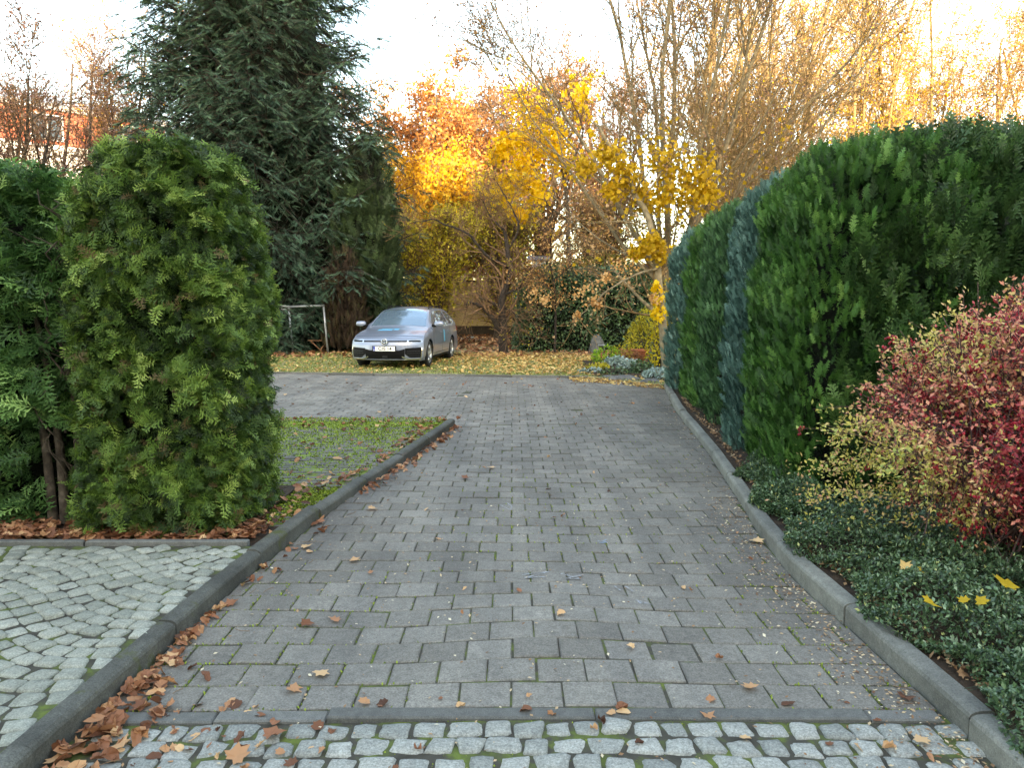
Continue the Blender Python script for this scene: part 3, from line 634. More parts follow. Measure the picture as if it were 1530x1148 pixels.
t = thing('barberry_bush', 'red and yellow barberry bush laden with berries in front of the cypress hedge', 'bush', (2.78, 4.15, 0))
BC = V3(2.83, 4.02, .78); BH = V3(1.14, .78, .90)
rng = np.random.default_rng(41)
# arching canes
n = 210; a = rng.uniform(0, 2*math.pi, n); el = rng.uniform(.1, 1.45, n); r0 = rng.uniform(.75, 1.05, n)
tip = BC+BH*r0[:, None]*np.stack([np.cos(a)*np.cos(el*.9), np.sin(a)*np.cos(el*.9), np.sin(el)*1.0-.15], 1)
base = np.stack([BC[0]+rng.normal(0, .16, n), BC[1]+rng.normal(0, .14, n), np.full(n, .08)], 1)
q = np.linspace(0, 1, 10)[None, :, None]; midp = (base*.45+tip*.55)+V3(0, 0, .35)*rng.uniform(.5, 1.2, (n, 1))
P = (1-q)**2*base[:, None]+2*q*(1-q)*midp[:, None]+q*q*tip[:, None]; P = P+rng.normal(0, .012, P.shape)*q
mb = MB(); mb.tubes(P, np.tile(np.linspace(.007, .002, 10), (n, 1)), 5)
ns = 2600; k = rng.integers(0, n, ns); tt = rng.uniform(.35, 1, ns); i0 = np.minimum((tt*9).astype(int), 8); p0 = P[k, i0]+(P[k, i0+1]-P[k, i0])*rng.random((ns, 1))
dr = nrm(nrm(p0-BC)*.7+rdir(rng, ns)*.8+V3(0, 0, -.1)); L = rng.uniform(.10, .26, ns)
Q = p0[:, None]+dr[:, None]*L[:, None, None]*np.linspace(0, 1, 4)[None, :, None]+V3(0, 0, -.05)*(np.linspace(0, 1, 4)**2)[None, :, None]
mb.tubes(Q, np.tile(np.linspace(.0022, .001, 4), (ns, 1)), 3)
mb.build('branches', M['stem_red'], t, loc=(2.78, 4.15, 0))
mb = MB(); n = 52000; k = rng.integers(0, ns, n); u = rng.random((n, 1)); p = Q[k, 0]*(1-u)+Q[k, 3]*u+rng.normal(0, .014, (n, 3))
rel = (p-BC)/BH; rr = np.linalg.norm(rel, axis=1)
left = np.clip((-rel[:, 0]-.25)*1.6, 0, 1); top = np.clip((rel[:, 2]-.45)*2, 0, 1); low = np.clip((-rel[:, 2]-.0)*1.4, 0, 1)
cl = bumpf(p*2.2)
rv = .26+.50*left+.30*top+.30*cl+rng.normal(0, .13, n)+.3*low*left; rv = np.where(rng.random(n) < .10, rng.uniform(.7, 1, n), rv)
keep = (rng.random(n) < np.clip(.30+rr*.75-.75*low*np.clip(rel[:, 0]+.35, 0, 1)*.8, .12, 1)) & (p[:, 2] > .12)
p, rv = p[keep], rv[keep]; N = len(p); d = nrm(p-BC)*.5+rdir(rng, N)+V3(0, 0, .1)
scat(mb, rng, [KITE, SMALLLEAF[0], SMALLLEAF[1]], p, d, rdir(rng, N)*.6+V3(0, -.4, .8), rng.uniform(.018, .036, N), np.clip(rv, 0.05, 1))
mb.build('foliage', M['barberry'], t, loc=(2.78, 4.15, 0))
a_ = np.arange(5)/5*2*math.pi
ico = np.concatenate([[(0, 0, 1.)], np.stack([np.cos(a_)*.9, np.sin(a_)*.9, np.full(5, .45)], 1), np.stack([np.cos(a_+.6)*.9, np.sin(a_+.6)*.9, np.full(5, -.45)], 1), [(0, 0, -1.)]])
icf = np.array([(0, 1+i, 1+(i+1) % 5) for i in range(5)]+[(1+i, 6+i, 1+(i+1) % 5) for i in range(5)]+[(6+i, 6+(i+1) % 5, 1+(i+1) % 5) for i in range(5)]+[(11, 6+(i+1) % 5, 6+i) for i in range(5)])
n = 2200; k = rng.integers(0, ns, n); pc = Q[k, 3]*.7+Q[k, 1]*.3; rel = (pc-BC)/BH; pr = np.clip(.9-np.clip(-rel[:, 0]-.2, 0, 1)*1.4-np.clip(rel[:, 2]-.6, 0, 1)*2, .05, 1)
pc = pc[rng.random(n) < pr]; p = np.repeat(pc, 8, 0)+rng.normal(0, .016, (len(pc)*8, 3))+V3(0, 0, -.015); N = len(p)
mb = MB(); I = np.tile(np.eye(3), (N, 1, 1)); mb.scatter(ico*np.array([.8, .8, 1.2]), icf, p, I[:, 0], I[:, 1], I[:, 2], rng.uniform(.006, .009, N), rng.random(N))
b_ = mb.build('berries', M['berry'], t, loc=(2.78, 4.15, 0)); b_['kind'] = 'stuff'
n = 3600; u = rng.random((n, 1)); cl_ = np.array([(1.85, 4.3, .60), (1.98, 4.2, .48), (1.80, 4.5, .42), (2.15, 4.05, .55), (2.0, 4.25, .75), (2.3, 3.95, .45)])[rng.integers(0, 6, n)]
p = cl_+V3(.10, 0, .02)+rng.normal(0, 1, (n, 3))*V3(.12, .10, .11); p = p[(np.sin(p[:, 0]*31+p[:, 2]*9)+np.sin(p[:, 2]*37+p[:, 1]*11) > -.2) & (p[:, 2] > .15)]; n = len(p)
mb = MB(); scat(mb, rng, [KITE, SMALLLEAF[0]], p, rdir(rng, n)+V3(-.3, 0, 0), rdir(rng, n)*.6+V3(0, -.4, .8), rng.uniform(.016, .032, n), np.clip(rng.normal(.80, .14, n), .4, 1)); mb.build('foliage', M['barberry'], t, loc=(2.78, 4.15, 0))
# inner darkness made of twigs
mb = MB(); n = 1400; p = BC+rdir(rng, n)*BH*.72*rng.random((n, 1))**.4; p[:, 2] = np.maximum(p[:, 2], .1); d = rdir(rng, n)*V3(.5, .5, 1)*rng.uniform(.15, .4, (n, 1))
mb.tubes(np.stack([p, p+d*.5, p+d], 1), np.full((n, 3), .0022), 3); mb.build('twigs', M['stem_red'], t, loc=(2.78, 4.15, 0))

# ------------------------------------------------------------------ trees
def grow(rng, P0, D0, L0, R0, levels, m0=10, wob0=.05, up0=.05):
    def walk(p, d, L, m, wob, up):
        out = [p]; st = (L/(m-1))[:, None]
        for _ in range(m-1):
            d = nrm(d+rng.normal(0, wob, d.shape)+V3(0, 0, up)); p = p+d*st; out.append(p)
        return np.stack(out, 1)
    P = walk(np.asarray(P0, float), nrm(np.asarray(D0, float)), np.asarray(L0, float), m0, wob0, up0); R = np.asarray(R0, float)[:, None]*np.linspace(1, .25, m0)[None]
    res = [(P, R)]
    for (nc, ln, ang, m, wob, up, start, rr) in levels:
        N, mm = P.shape[:2]; k = np.repeat(np.arange(N), nc); t = start+(1-start)*rng.random(len(k))*.98; f = t*(mm-1); i = f.astype(int); fr = (f-i)[:, None]
        p = P[k, i]*(1-fr)+P[k, i+1]*fr; T = nrm(P[k, i+1]-P[k, i]); r0 = np.minimum((R[k, i]*(1-fr[:, 0])+R[k, i+1]*fr[:, 0])*rr, R[k, i]*.9)
        perp = nrm(np.cross(T, rdir(rng, len(k)))); a = np.radians(rng.normal(ang, ang*.2, len(k)))[:, None]; d = T*np.cos(a)+perp*np.sin(a)
        L = ln*rng.uniform(.6, 1.2, len(k))*(1.15-.55*t)
        P = walk(p, d, L, m, wob, up); R = r0[:, None]*np.linspace(1, .3, m)[None]; res.append((P, R))
    return res
def tree(name, label, loc, stems, levels, leaf, seed, bark='bark', twig='twig', group=None, ns=(10, 7, 5, 3, 3), m0=10, wob0=.06, up0=.05, rmin=.004, zfilter=None, cat='tree', extra=None):
    """stems: list of (dir, length, radius)"""
    rng = np.random.default_rng(seed); t = thing(name, label, cat, loc, group)
    D = np.array([s[0] for s in stems], float); P0 = np.array([s[3] if len(s) > 3 else (0, 0, -.1) for s in stems], float)
    res = grow(rng, P0, D, [s[1] for s in stems], [s[2] for s in stems], levels, m0, wob0, up0)
    mb = MB()
    P, R = res[0]; R = R.copy(); R[:, 0] *= 1.25; mb.tubes(P, R, ns[0])
    if len(levels) > 2: mb.tubes(res[1][0], np.maximum(res[1][1], rmin), ns[1])
    mb.build('trunk', M[bark], t)
    mb = MB()
    for i in range(2 if len(levels) > 2 else 1, len(res)): mb.tubes(res[i][0], np.maximum(res[i][1], rmin), ns[min(i, 4)])
    mb.build('branches', M[twig], t)
    if leaf:
        mb_by = {}
        for lf in (leaf if isinstance(leaf, list) else [leaf]):
            mat, n, size, temps = lf[:4]; cond = lf[4] if len(lf) > 4 else None; lev = lf[5] if len(lf) > 5 else -1; jit = lf[6] if len(lf) > 6 else .1
            P, R = res[lev]; k = rng.integers(0, len(P), n); m = P.shape[1]; f = rng.uniform(.2, 1, n)*(m-1)*.999; i = f.astype(int); fr = (f-i)[:, None]
            p = P[k, i]*(1-fr)+P[k, i+1]*fr+rng.normal(0, jit, (n, 3))
            if cond is not None: p = p[cond(p+np.array(loc), rng)]
            n = len(p)
            if n == 0: continue
            mb = MB(); cl = bumpf(p*1.3)
            scat(mb, rng, temps, p, rdir(rng, n)+V3(0, 0, -.5), rdir(rng, n)+V3(0, -.5, .3), rng.uniform(size[0], size[1], n), np.clip(rng.beta(2, 2, n)+.18*cl, 0, 1))
            mb.build('foliage', M[mat], t)
    return t
MAPLE = [LEAFT[0], LEAFT[5], LEAFT[1]]
QL = [KITE, SMALLLEAF[1]]
def fan(rng, n, lean, L, R, up=1.0):
    out = []
    for i in range(n):
        a = 2*math.pi*(i+rng.uniform(-.25, .25))/n; l = lean*rng.uniform(.5, 1.2); out.append(((math.cos(a)*l, math.sin(a)*l, up), L*rng.uniform(.8, 1.1), R*rng.uniform(.6, 1)))
    return out
_r = np.random.default_rng(77)

# big maple behind the far end of the right hedge
st = [((.05, 0, 1), 2.6, 0.151)]+[(d, L, R, (0.03, 0, 1.9)) for d, L, R in
      [((-.62, -.25, 1), 7.8, 0.061), ((-.30, .1, 1), 10, 0.072), ((-.05, -.2, 1), 11, 0.072), ((.22, .2, 1), 11, 0.079), ((.45, -.1, 1), 10.5, 0.072), ((.75, .1, 1), 9.5, 0.065), ((-.15, .5, 1), 10, 0.065), ((-.9, .1, 0.648), 6.5, 0.050), ((.6, .6, 1), 10, 0.058), ((1.1, -.2, 1), 8, 0.050), ((.3, -.5, 1), 9.5, 0.058)]]
tree('maple_tree', 'multi stemmed maple with pale bark and mustard leaves behind the far right hedge', (3.80, 18.9, 0), st,
     [(10, 3.2, 32, 8, .07, .06, .12, .55), (8, 1.7, 36, 6, .08, .05, .1, .55), (4, .8, 42, 4, .1, .03, .15, .6)],
     [('brownleaf', 7000, (.05, .09), QL, None, -1, .05), ('tan', 6000, (.05, .09), QL, None, -1, .05),
      ('mustard', 2200, (.09, .16), MAPLE, lambda p, r: (p[:, 2] > 3.2) & (p[:, 2] < 5.6) & (p[:, 1] < 19) & (r.random(len(p)) < .95), -1, .12),
      ('mustard', 1500, (.08, .15), MAPLE, lambda p, r: (p[:, 2] > 2.4) & (p[:, 2] < 4.2) & (p[:, 0] < 4.5), -2, .15)], 301, 'bark_pale', 'twig_gold', m0=12, rmin=.006)
# low branches with hanging orange leaves
def bough(name, label, a, b, sag, mat, nleaf, size, seed, jit=.14, R=.035, nsub=26, temps=MAPLE, bark='bark_pale', Ls=.6, hang=False, group=None, cloud=None):
    pass

# cluster of bright yellow maple leaves hanging in the centre: slim young maple
def leafcloud(t, rng, centres, n, size, mat, temps):
    mb = MB(); c = centres[rng.integers(0, len(centres), n)]; p = c[:, :3]+rng.normal(0, 1, (n, 3))*c[:, 3:4]
    scat(mb, rng, temps, p, rdir(rng, n)+V3(0, 0, -.8), rdir(rng, n)*.8+V3(0, -.8, .3), rng.uniform(*size, n), np.clip(rng.beta(2, 2, n), 0, 1)); return mb.build('foliage', M[mat], t)
def px3(px, py, Y):
    th = math.atan(119/1150); v = (py-574)/1150; u = (px-765)/1150; fw = math.cos(th)-v*math.sin(th); s = Y/fw
    return V3(u*s, Y, CAM_H-s*(math.sin(th)+v*math.cos(th)))
def limb(mb, pts, r0, r1, ns=7, wob=.02, rng=None):
    pts = np.array(pts); s = np.linspace(0, len(pts)-1, len(pts)*4); i = np.minimum(s.astype(int), len(pts)-2); f = (s-i)[:, None]
    pm = pts[np.maximum(i-1, 0)]; p0 = pts[i]; p1 = pts[i+1]; p2 = pts[np.minimum(i+2, len(pts)-1)]
    q = .5*((2*p0)+(-pm+p1)*f+(2*pm-5*p0+4*p1-p2)*f*f+(-pm+3*p0-3*p1+p2)*f**3)
    if rng is not None: q = q+rng.normal(0, wob, q.shape)*(np.linspace(0, 1, len(q))[:, None])
    mb.tubes(q[None], np.linspace(r0, r1, len(q))[None], ns); return q
rng = np.random.default_rng(55)
def limbtree(name, label, loc, limbs, sub, leafs, bark, twig, seed, group=None, clouds=None, rmin=.005, cat='tree'):
    """limbs: [(pts, r0, r1)] in world coordinates; sub: levels grown from the limbs"""
    rng = np.random.default_rng(seed); t = thing(name, label, cat, loc, group); L = np.array(loc); mb = MB(); qs = []
    for pts, r0, r1 in limbs: qs.append((limb(mb, [np.array(p)-L for p in pts], r0, r1, 9, .03, rng), r0, r1))
    mb.build('trunk', M[bark], t); mb = MB(); tips = []
    for q, r0, r1 in qs:
        m = 12; ii = np.linspace(0, len(q)-1, m).astype(int); P = q[ii][None]; R = np.linspace(r0, r1, m)[None]
        nc, ln, ang, mm, wob, up, start, rr = sub[0]
        k = np.zeros(nc, int); tt = start+(1-start)*rng.random(nc)*.98; f = tt*(m-1); i = f.astype(int); p = P[k, i]+(P[k, i+1]-P[k, i])*(f-i)[:, None]
        T = nrm(P[k, i+1]-P[k, i]); perp = nrm(np.cross(T, rdir(rng, nc))); a = np.radians(rng.normal(ang, ang*.2, nc))[:, None]
        res = grow(rng, p, T*np.cos(a)+perp*np.sin(a), ln*rng.uniform(.5, 1.2, nc), np.clip(R[0, i]*rr, rmin, None), sub[1:], mm, wob, up)
        for j, (P_, R_) in enumerate(res): mb.tubes(P_, np.maximum(R_, rmin), 5 if j == 0 else 3)
        tips.append(res[-1][0].reshape(-1, 3))
    mb.build('branches', M[twig], t); tips = np.concatenate(tips)
    for mat, n, size, temps, cond, jit in leafs:
        c = tips
        if cond is not None: c = c[cond(c+L)]
        if len(c) == 0: continue
        p = c[rng.integers(0, len(c), n)]+rng.normal(0, jit, (n, 3)); m2 = MB()
        scat(m2, rng, temps, p, rdir(rng, n)+V3(0, 0, -.6), rdir(rng, n)*.8+V3(0, -.6, .3), rng.uniform(*size, n), np.clip(rng.beta(2, 2, n)+.15*bumpf(p*1.5), 0, 1)); m2.build('foliage', M[mat], t)
    if clouds:
        for mat, cs, n, size in clouds:
            cc = np.array([np.append(px3(a, b, Y)-L, s) for a, b, Y, s in cs]); leafcloud(t, rng, cc, n, size, mat, MAPLE)
    return t
# young yellow maple: leaves at px 750-850 / 130-330
base = V3(1.9, 24.6, 0)
limbtree('yellow_maple', 'slender maple holding bright yellow leaves left of the big maple', tuple(base),
         [([base, px3(850, 380, 24.8), px3(840, 250, 25), px3(800, 120, 25.2)], .10, .02), ([px3(848, 330, 24.9), px3(800, 290, 24.6), px3(755, 262, 24.4)], .04, .01), ([px3(845, 260, 25), px3(870, 200, 25), px3(850, 140, 25)], .04, .01)],
         [(10, 1.3, 45, 6, .08, .04, .3, .5), (4, .6, 45, 4, .1, .0, .2, .6)], [('yellow', 450, (.14, .24), MAPLE, None, .15)], 'bark', 'twig', 56,
         clouds=[('yellow', [(775, 150, 24.6, .28), (805, 165, 24.6, .25), (795, 200, 24.5, .35), (825, 200, 24.6, .25), (780, 205, 24.4, .25), (755, 215, 24.4, .15), (775, 250, 24.3, .22), (800, 232, 24.5, .2), (785, 275, 24.4, .3), (755, 290, 24.3, .25), (800, 285, 24.4, .25), (775, 322, 24.3, .13), (838, 240, 24.6, .2), (742, 232, 24.4, .12), (830, 222, 24.4, .15)], 3000, (.09, .18))])
# lower boughs with mustard clump close to hedge end, hanging orange leaves
base = V3(3.35, 16.6, 0)
limbtree('maple_sapling', 'slanting young maple with mustard leaves and low orange leaved boughs beside the far hedge end', tuple(base),
         [([base, px3(985, 430, 16.6), px3(972, 340, 16.7), px3(930, 250, 16.9), px3(888, 182, 17)], .10, .03), ([px3(986, 400, 16.6), px3(940, 415, 16.3), px3(890, 450, 16.1), px3(862, 480, 16.0)], .03, .008),
          ([px3(972, 345, 16.7), px3(930, 330, 16.5), px3(880, 335, 16.4)], .02, .006), ([px3(960, 300, 16.8), px3(1000, 240, 17), px3(1040, 200, 17)], .03, .01)],
         [(12, .8, 45, 6, .1, .02, .25, .5), (4, .4, 45, 4, .1, -.03, .2, .6)], [('tan', 350, (.05, .09), MAPLE, None, .08)], 'bark_pale', 'twig_gold', 57,
         clouds=[('mustard', [(960, 372, 16.4, .10), (975, 368, 16.4, .12), (985, 378, 16.4, .10), (950, 380, 16.4, .06), (978, 355, 16.4, .06)], 500, (.08, .14)),
                 ('mustard', [(920, 238, 16.8, .18), (940, 262, 16.8, .15), (875, 250, 16.8, .12), (990, 235, 17, .25), (1010, 270, 17, .25), (1045, 255, 17, .2), (960, 290, 17, .2), (1030, 295, 17, .2), (1055, 285, 17, .15), (985, 300, 17, .2), (905, 228, 17, .12), (915, 285, 16.8, .1)], 1900, (.08, .15)),
                 ('peach', [(880, 430, 16.0, .12), (865, 440, 16, .08), (885, 450, 16, .08), (862, 470, 16, .05), (905, 415, 16.2, .08), (925, 395, 16.3, .12), (940, 400, 16.4, .12), (800, 440, 16.4, .09), (815, 450, 16.4, .08), (893, 455, 16, .04), (1000-22, 445, 16.2, .06)], 420, (.05, .09)),
                 ('yellow', [(982, 450, 16.4, .07), (984, 470, 16.4, .07), (982, 430, 16.4, .06)], 60, (.1, .18))])
# small orange beech leaves over the dark shrub
base = V3(1.3, 23.4, 0)
limbtree('beech_sapling', 'thin beech sapling with tan leaves in front of the dark evergreen shrub', tuple(base),
         [([base, px3(830, 450, 23.4), px3(822, 380, 23.3), px3(830, 330, 23.2)], .04, .01), ([px3(830, 440, 23.4), px3(810, 420, 23), px3(800, 405, 22.8)], .02, .006), ([px3(828, 420, 23.4), px3(860, 390, 23.2), px3(880, 370, 23.2)], .02, .006)],
         [(16, .9, 50, 6, .1, .02, .2, .5), (5, .45, 45, 4, .1, .0, .2, .6)], [('peach', 1300, (.045, .085), QL, None, .16), ('peach', 200, (.06, .10), MAPLE, None, .18)], 'bark_dark', 'twig', 58)
# bare fruit tree
base = V3(-.26, 23.25, 0)
limbtree('fruit_tree', 'bare crooked fruit tree with dark trunk in front of the beige wall', tuple(base),
         [([base, px3(751, 490, 23.3), px3(750, 450, 23.3), px3(764, 405, 23.4), px3(757, 370, 23.5), px3(752, 335, 23.6)], .15, .045), ([px3(748, 502, 23.3), px3(735, 475, 23.1), px3(718, 458, 23), px3(700, 452, 22.9), px3(697, 462, 22.8)], .085, .02),
          ([px3(750, 460, 23.3), px3(730, 450, 23.4), px3(712, 438, 23.6)], .06, .02), ([px3(760, 400, 23.4), px3(725, 380, 23.2), px3(700, 350, 23), px3(650, 330, 22.8), px3(620, 335, 22.6)], .055, .012),
          ([px3(752, 440, 23.3), px3(775, 430, 23), px3(790, 405, 22.8)], .04, .012), ([px3(757, 375, 23.5), px3(775, 340, 23.5), px3(760, 300, 23.6), px3(740, 270, 23.7)], .04, .01), ([px3(754, 345, 23.6), px3(730, 320, 23.7), px3(715, 285, 23.8)], .035, .01),
          ([px3(751, 460, 23.3), px3(765, 465, 23.2), px3(775, 480, 23.1)], .03, .01)],
         [(14, 1.1, 50, 6, .13, .07, .25, .45), (5, .6, 50, 5, .13, .05, .15, .6), (2, .3, 45, 4, .1, .05, .2, .6)], [('yelgreen', 500, (.05, .09), QL, None, .05)], 'bark_dark', 'twig', 59, rmin=.005)

# spruce --------------------------------------------------------------
rng = np.random.default_rng(60); SL = (-8.5, 27.0, 0)
t = thing('spruce_tree', 'huge dark blue green spruce towering over the car on the left', 'tree', SL)
mb = MB(); mb.tubes(np.array([[(0, 0, -.1), (0, 0, 5), (.1, 0, 12), (0, 0, 21)]]), np.array([[.36, .28, .18, .03]]), 12)
zs = []; z = .5
while z < 20.5: zs += [z]*11; z += .26
zs = np.array(zs)+rng.normal(0, .1, len(zs)); N = len(zs)
Lb = np.interp(zs, [0, 3, 7, 12, 16, 21], [4.7, 5.2, 4.9, 3.7, 2.3, .3])*rng.uniform(.74, 1.08, N); az = rng.uniform(0, 2*math.pi, N)
q = np.linspace(0, 1, 9); hd = np.stack([np.cos(az), np.sin(az)], 1)
drop = np.interp(zs, [0, 8, 16, 21], [.10, .20, .12, -.2])
Pz = zs[:, None]-drop[:, None]*Lb[:, None]*np.sin(q*math.pi*.62)*1.4+.20*Lb[:, None]*np.maximum(q-.55, 0)**1.3*1.6
P = np.concatenate([hd[:, None]*(Lb[:, None]*q)[..., None], np.maximum(Pz, .12)[..., None]], -1)
mb.tubes(P, Lb[:, None]*.011*np.linspace(1, .15, 9)[None]+.004, 5); mb.build('trunk', M['bark_dark'], t)
def side(P, nc, ln, sideang, droopz, m, start, rng, taper=True):
    N, mm = P.shape[:2]; k = np.repeat(np.arange(N), nc); tt = start+(1-start)*rng.random(len(k))*.99; f = tt*(mm-1); i = f.astype(int); fr = (f-i)[:, None]
    p = P[k, i]+(P[k, i+1]-P[k, i])*fr; T = nrm(P[k, i+1]-P[k, i]); s = np.where(rng.random(len(k)) < .5, -1, 1)[:, None]
    lat = nrm(np.cross(T, V3(0, 0, 1.)))*s; a = np.radians(rng.normal(sideang, 10, len(k)))[:, None]; d = T*np.cos(a)+lat*np.sin(a)+V3(0, 0, -1)*rng.uniform(0, .5, (len(k), 1))
    Bl = np.linalg.norm(P[k, -1]-P[k, 0], axis=1); L = Bl*ln*rng.uniform(.6, 1.2, len(k))*(np.minimum(1, 1.5-tt) if taper else 1); qq = np.linspace(0, 1, m)
    return p[:, None]+d[:, None]*L[:, None, None]*qq[None, :, None]+V3(0, 0, -1)*(droopz*L)[:, None, None]*(qq**2)[None, :, None]
B2 = side(P, 19, .36, 52, .35, 5, .12, rng); B3 = side(B2, 7, .36, 50, .12, 3, .05, rng)
mb = MB(); mb.tubes(B2, np.full(B2.shape[:2], .009), 3); mb.build('branches', M['bark_dark'], t)
core((2.6, 2.4), 17, 1.6, 0, rng, .8).build('inner_shade_core', M['core'], t)  # dark cone painted as the shade inside the crown
mb = MB()
Pn = np.concatenate([B3[:, 0], B3[:, 1], B2[:, 2], B2[:, 3], P[:, 5:8].reshape(-1, 3)]); Dn = np.concatenate([B3[:, 2]-B3[:, 0], B3[:, 2]-B3[:, 1]+V3(0, 0, .04), B2[:, 4]-B2[:, 2], B2[:, 4]-B2[:, 3], (P[:, 6:9]-P[:, 5:8]).reshape(-1, 3)])
sc = np.clip(np.linalg.norm(Dn, axis=1)*1.15, .13, .30); n = len(Pn); vis = (Pn[:, 1] < 1.2) | (rng.random(n) < .3); Pn, Dn, sc = Pn[vis], Dn[vis], sc[vis]; n = len(Pn)
out = np.clip(np.hypot(Pn[:, 0], Pn[:, 1])/4.5, 0, 1)
scat(mb, rng, FR_NEED, Pn, Dn+V3(0, 0, .05)+rdir(rng, n)*.05, V3(0, 0, 1)+rdir(rng, n)*1.1, sc, np.clip(rng.beta(2, 2.4, n)*.75+.25*out*rng.random(n)+.08*bumpf(Pn), 0, 1)); mb.build('foliage', M['spruce'], t)

# columnar conifer and brown one
hedge('columnar_cypress', 'tall narrow dark cypress to the right of the spruce behind the car', (-4.75, 25.4, 0), (1.05, 1.0), 6.9, 2.6, 5200, FR_CYP, (.35, .6), M['column'], 'up', 61, faces=(1, 1, 1, .2, .6), depth=.35, k=.3, cat='tree', z0=.2)
hedge('brown_conifer', 'withered brown conifer with drooping needles just left of the car', (-5.15, 23.9, 0), (.66, .6), 3.4, 2.2, 4200, FR_NEED, (.25, .42), M['deadneedle'], 'up', 62, faces=(1, 1, 1, .3, .6), depth=.4, k=.42, cat='tree', z0=.3)
hedge('low_conifer', 'low dark conifer behind the metal carpet frame', (-6.6, 25.0, 0), (1.6, .8), 2.0, 2.4, 2600, FR_NEED, (.3, .5), M['spruce'], 'loose', 63, faces=(1, 1, 1, .3, .8), depth=.4, k=.3, cat='shrub')
hedge('low_conifer', 'low dark conifer left of the car reaching the ground', (-4.3, 24.6, 0), (.9, .6), 1.7, 2.4, 1500, FR_NEED, (.25, .4), M['column'], 'loose', 64, faces=(1, 1, 1, .3, .8), depth=.4, k=.3, cat='shrub')

# leafy shrubs: leaves on a dark core
def shrub(name, label, loc, half, h, n, N, size, mat, seed, group=None, k=.25, temps=(KITE,), depth=.3, cat='shrub', twigs=60):
    rng = np.random.default_rng(seed); t = thing(name, label, cat, loc, group); p, nn = sq(rng, N, half, h, n)
    b = bumpf((p+np.array(loc))*1.0); p = p+nn*(b*.14-depth*rng.random(N)**1.5)[:, None]
    mb = MB(); scat(mb, rng, list(temps), p, nn*.5+rdir(rng, N)+V3(0, 0, -.2), nn*.7+rdir(rng, N)*.7+V3(0, 0, .4), rng.uniform(*size, N), np.clip(rng.beta(2, 2.3, N)+.14*bumpf(p*2.1), 0, 1))
    mb.build('foliage', M[mat], t)
    if k is not None: core(half, h, n, k+.1, rng, 0).build('branches', M['core'], t)  # closed dark hull whose colour stands for shade behind the leaves
    else:
        mb = MB(); m = twigs; base = np.stack([rng.normal(0, .1, m), rng.normal(0, .1, m), np.zeros(m)], 1); tip, _ = sq(rng, m, half, h, n); q = np.linspace(0, 1, 6)[None, :, None]
        mb.tubes(base[:, None]*(1-q)+tip[:, None]*q+V3(0, 0, .2)*h*q*(1-q), np.tile(np.linspace(.014, .004, 6), (m, 1)), 5); mb.build('branches', M['bark'], t)
    return t
shrub('evergreen_shrub', 'dense dark evergreen shrub with a square left side beside the fruit tree', (1.45, 25.3, 0), (1.40, 1.2), 2.75, 4.0, 15000, (.07, .13), 'rhodo', 71)
shrub('evergreen_shrub', 'broad dark green shrub in shadow behind the garden bed', (3.5, 26.0, 0), (1.7, 1.2), 2.9, 3.0, 12000, (.08, .15), 'rhodo', 72)
shrub('evergreen_shrub', 'olive green bush rising above the dark shrubs in the centre', (3.0, 27.8, 0), (2.2, 1.2), 3.3, 2.6, 8000, (.08, .16), 'olive', 73)
shrub('sunlit_shrub', 'shrub tucked against the far hedge end, sunlight painted into its yellow leaves', (3.50, 17.7, 0), (.30, .30), 2.1, 2.6, 1300, (.05, .10), 'sunlit_yellow', 74, k=None, depth=.2)
shrub('garden_shrub', 'light green and yellow loose shrub behind the terracotta pot', (3.75, 21.6, 0), (.65, .45), 1.45, 2.2, 2400, (.05, .10), 'yelgreen', 75, k=None)
shrub('garden_shrub', 'dark green leafy climber at the foot of the far hedge end', (3.62, 18.6, 0), (.28, .3), .95, 2.4, 1400, (.04, .08), 'rhodo', 76, k=None)

# bed plants
t_bed = MB(); q = []
for a in np.linspace(0, 1, 14): q.append([(1.75+1.3*a+.0*s, 16.2+.9*s-1.1*a*(1-s)+2.2*s, .03+.10*math.sin(min(1, s*1.6)*math.pi/2)) for s in np.linspace(0, 1, 8)])
t_bed.grid(np.array(q), flip=True); struct(t_bed.build('flower_bed', M['soil']))
M['silver'] = leafmat('silver_leaves', [(0, '5c7264'), (.5, '8ea39a'), (1, 'b5c4c6')], .1, .7)
M['lime'] = leafmat('lime_leaves', [(0, '55761e'), (.5, '7fa52c'), (1, 'a4c43c')], .3, .6)
PL = [('bed_plant', 'lime green tuft at the left of the flower bed', 905, 533, 18.9, .30, .30, 'lime', 500), ('bed_plant', 'silver blue low plant in the middle of the flower bed', 915, 548, 17.9, .28, .24, 'silver', 600), ('bed_plant', 'pale lavender grey clump right of the silver plant', 938, 556, 17.3, .22, .18, 'silver', 500),
      ('bed_plant', 'dark green leafy rosette near the stone edge', 957, 566, 16.4, .20, .20, 'rhodo', 450), ('bed_plant', 'yellow green cushion at the front of the flower bed', 892, 556, 17.2, .25, .15, 'yelgreen', 500), ('bed_plant', 'grey green cushion at the left front of the bed', 880, 562, 16.9, .22, .10, 'silver', 350),
      ('bed_plant', 'low mossy green cushion behind the edge stones', 920, 568, 16.4, .3, .10, 'rhodo', 450), ('bed_plant', 'pale ground plant by the kerb end', 975, 572, 15.7, .22, .10, 'silver', 400), ('bed_plant', 'small yellow plant between the pot and the lime tuft', 922, 525, 19.8, .14, .3, 'yelgreen', 200), ('bed_plant', 'reddish dying perennial in front of the pot', 938, 538, 18.9, .30, .25, 'rust', 450)]
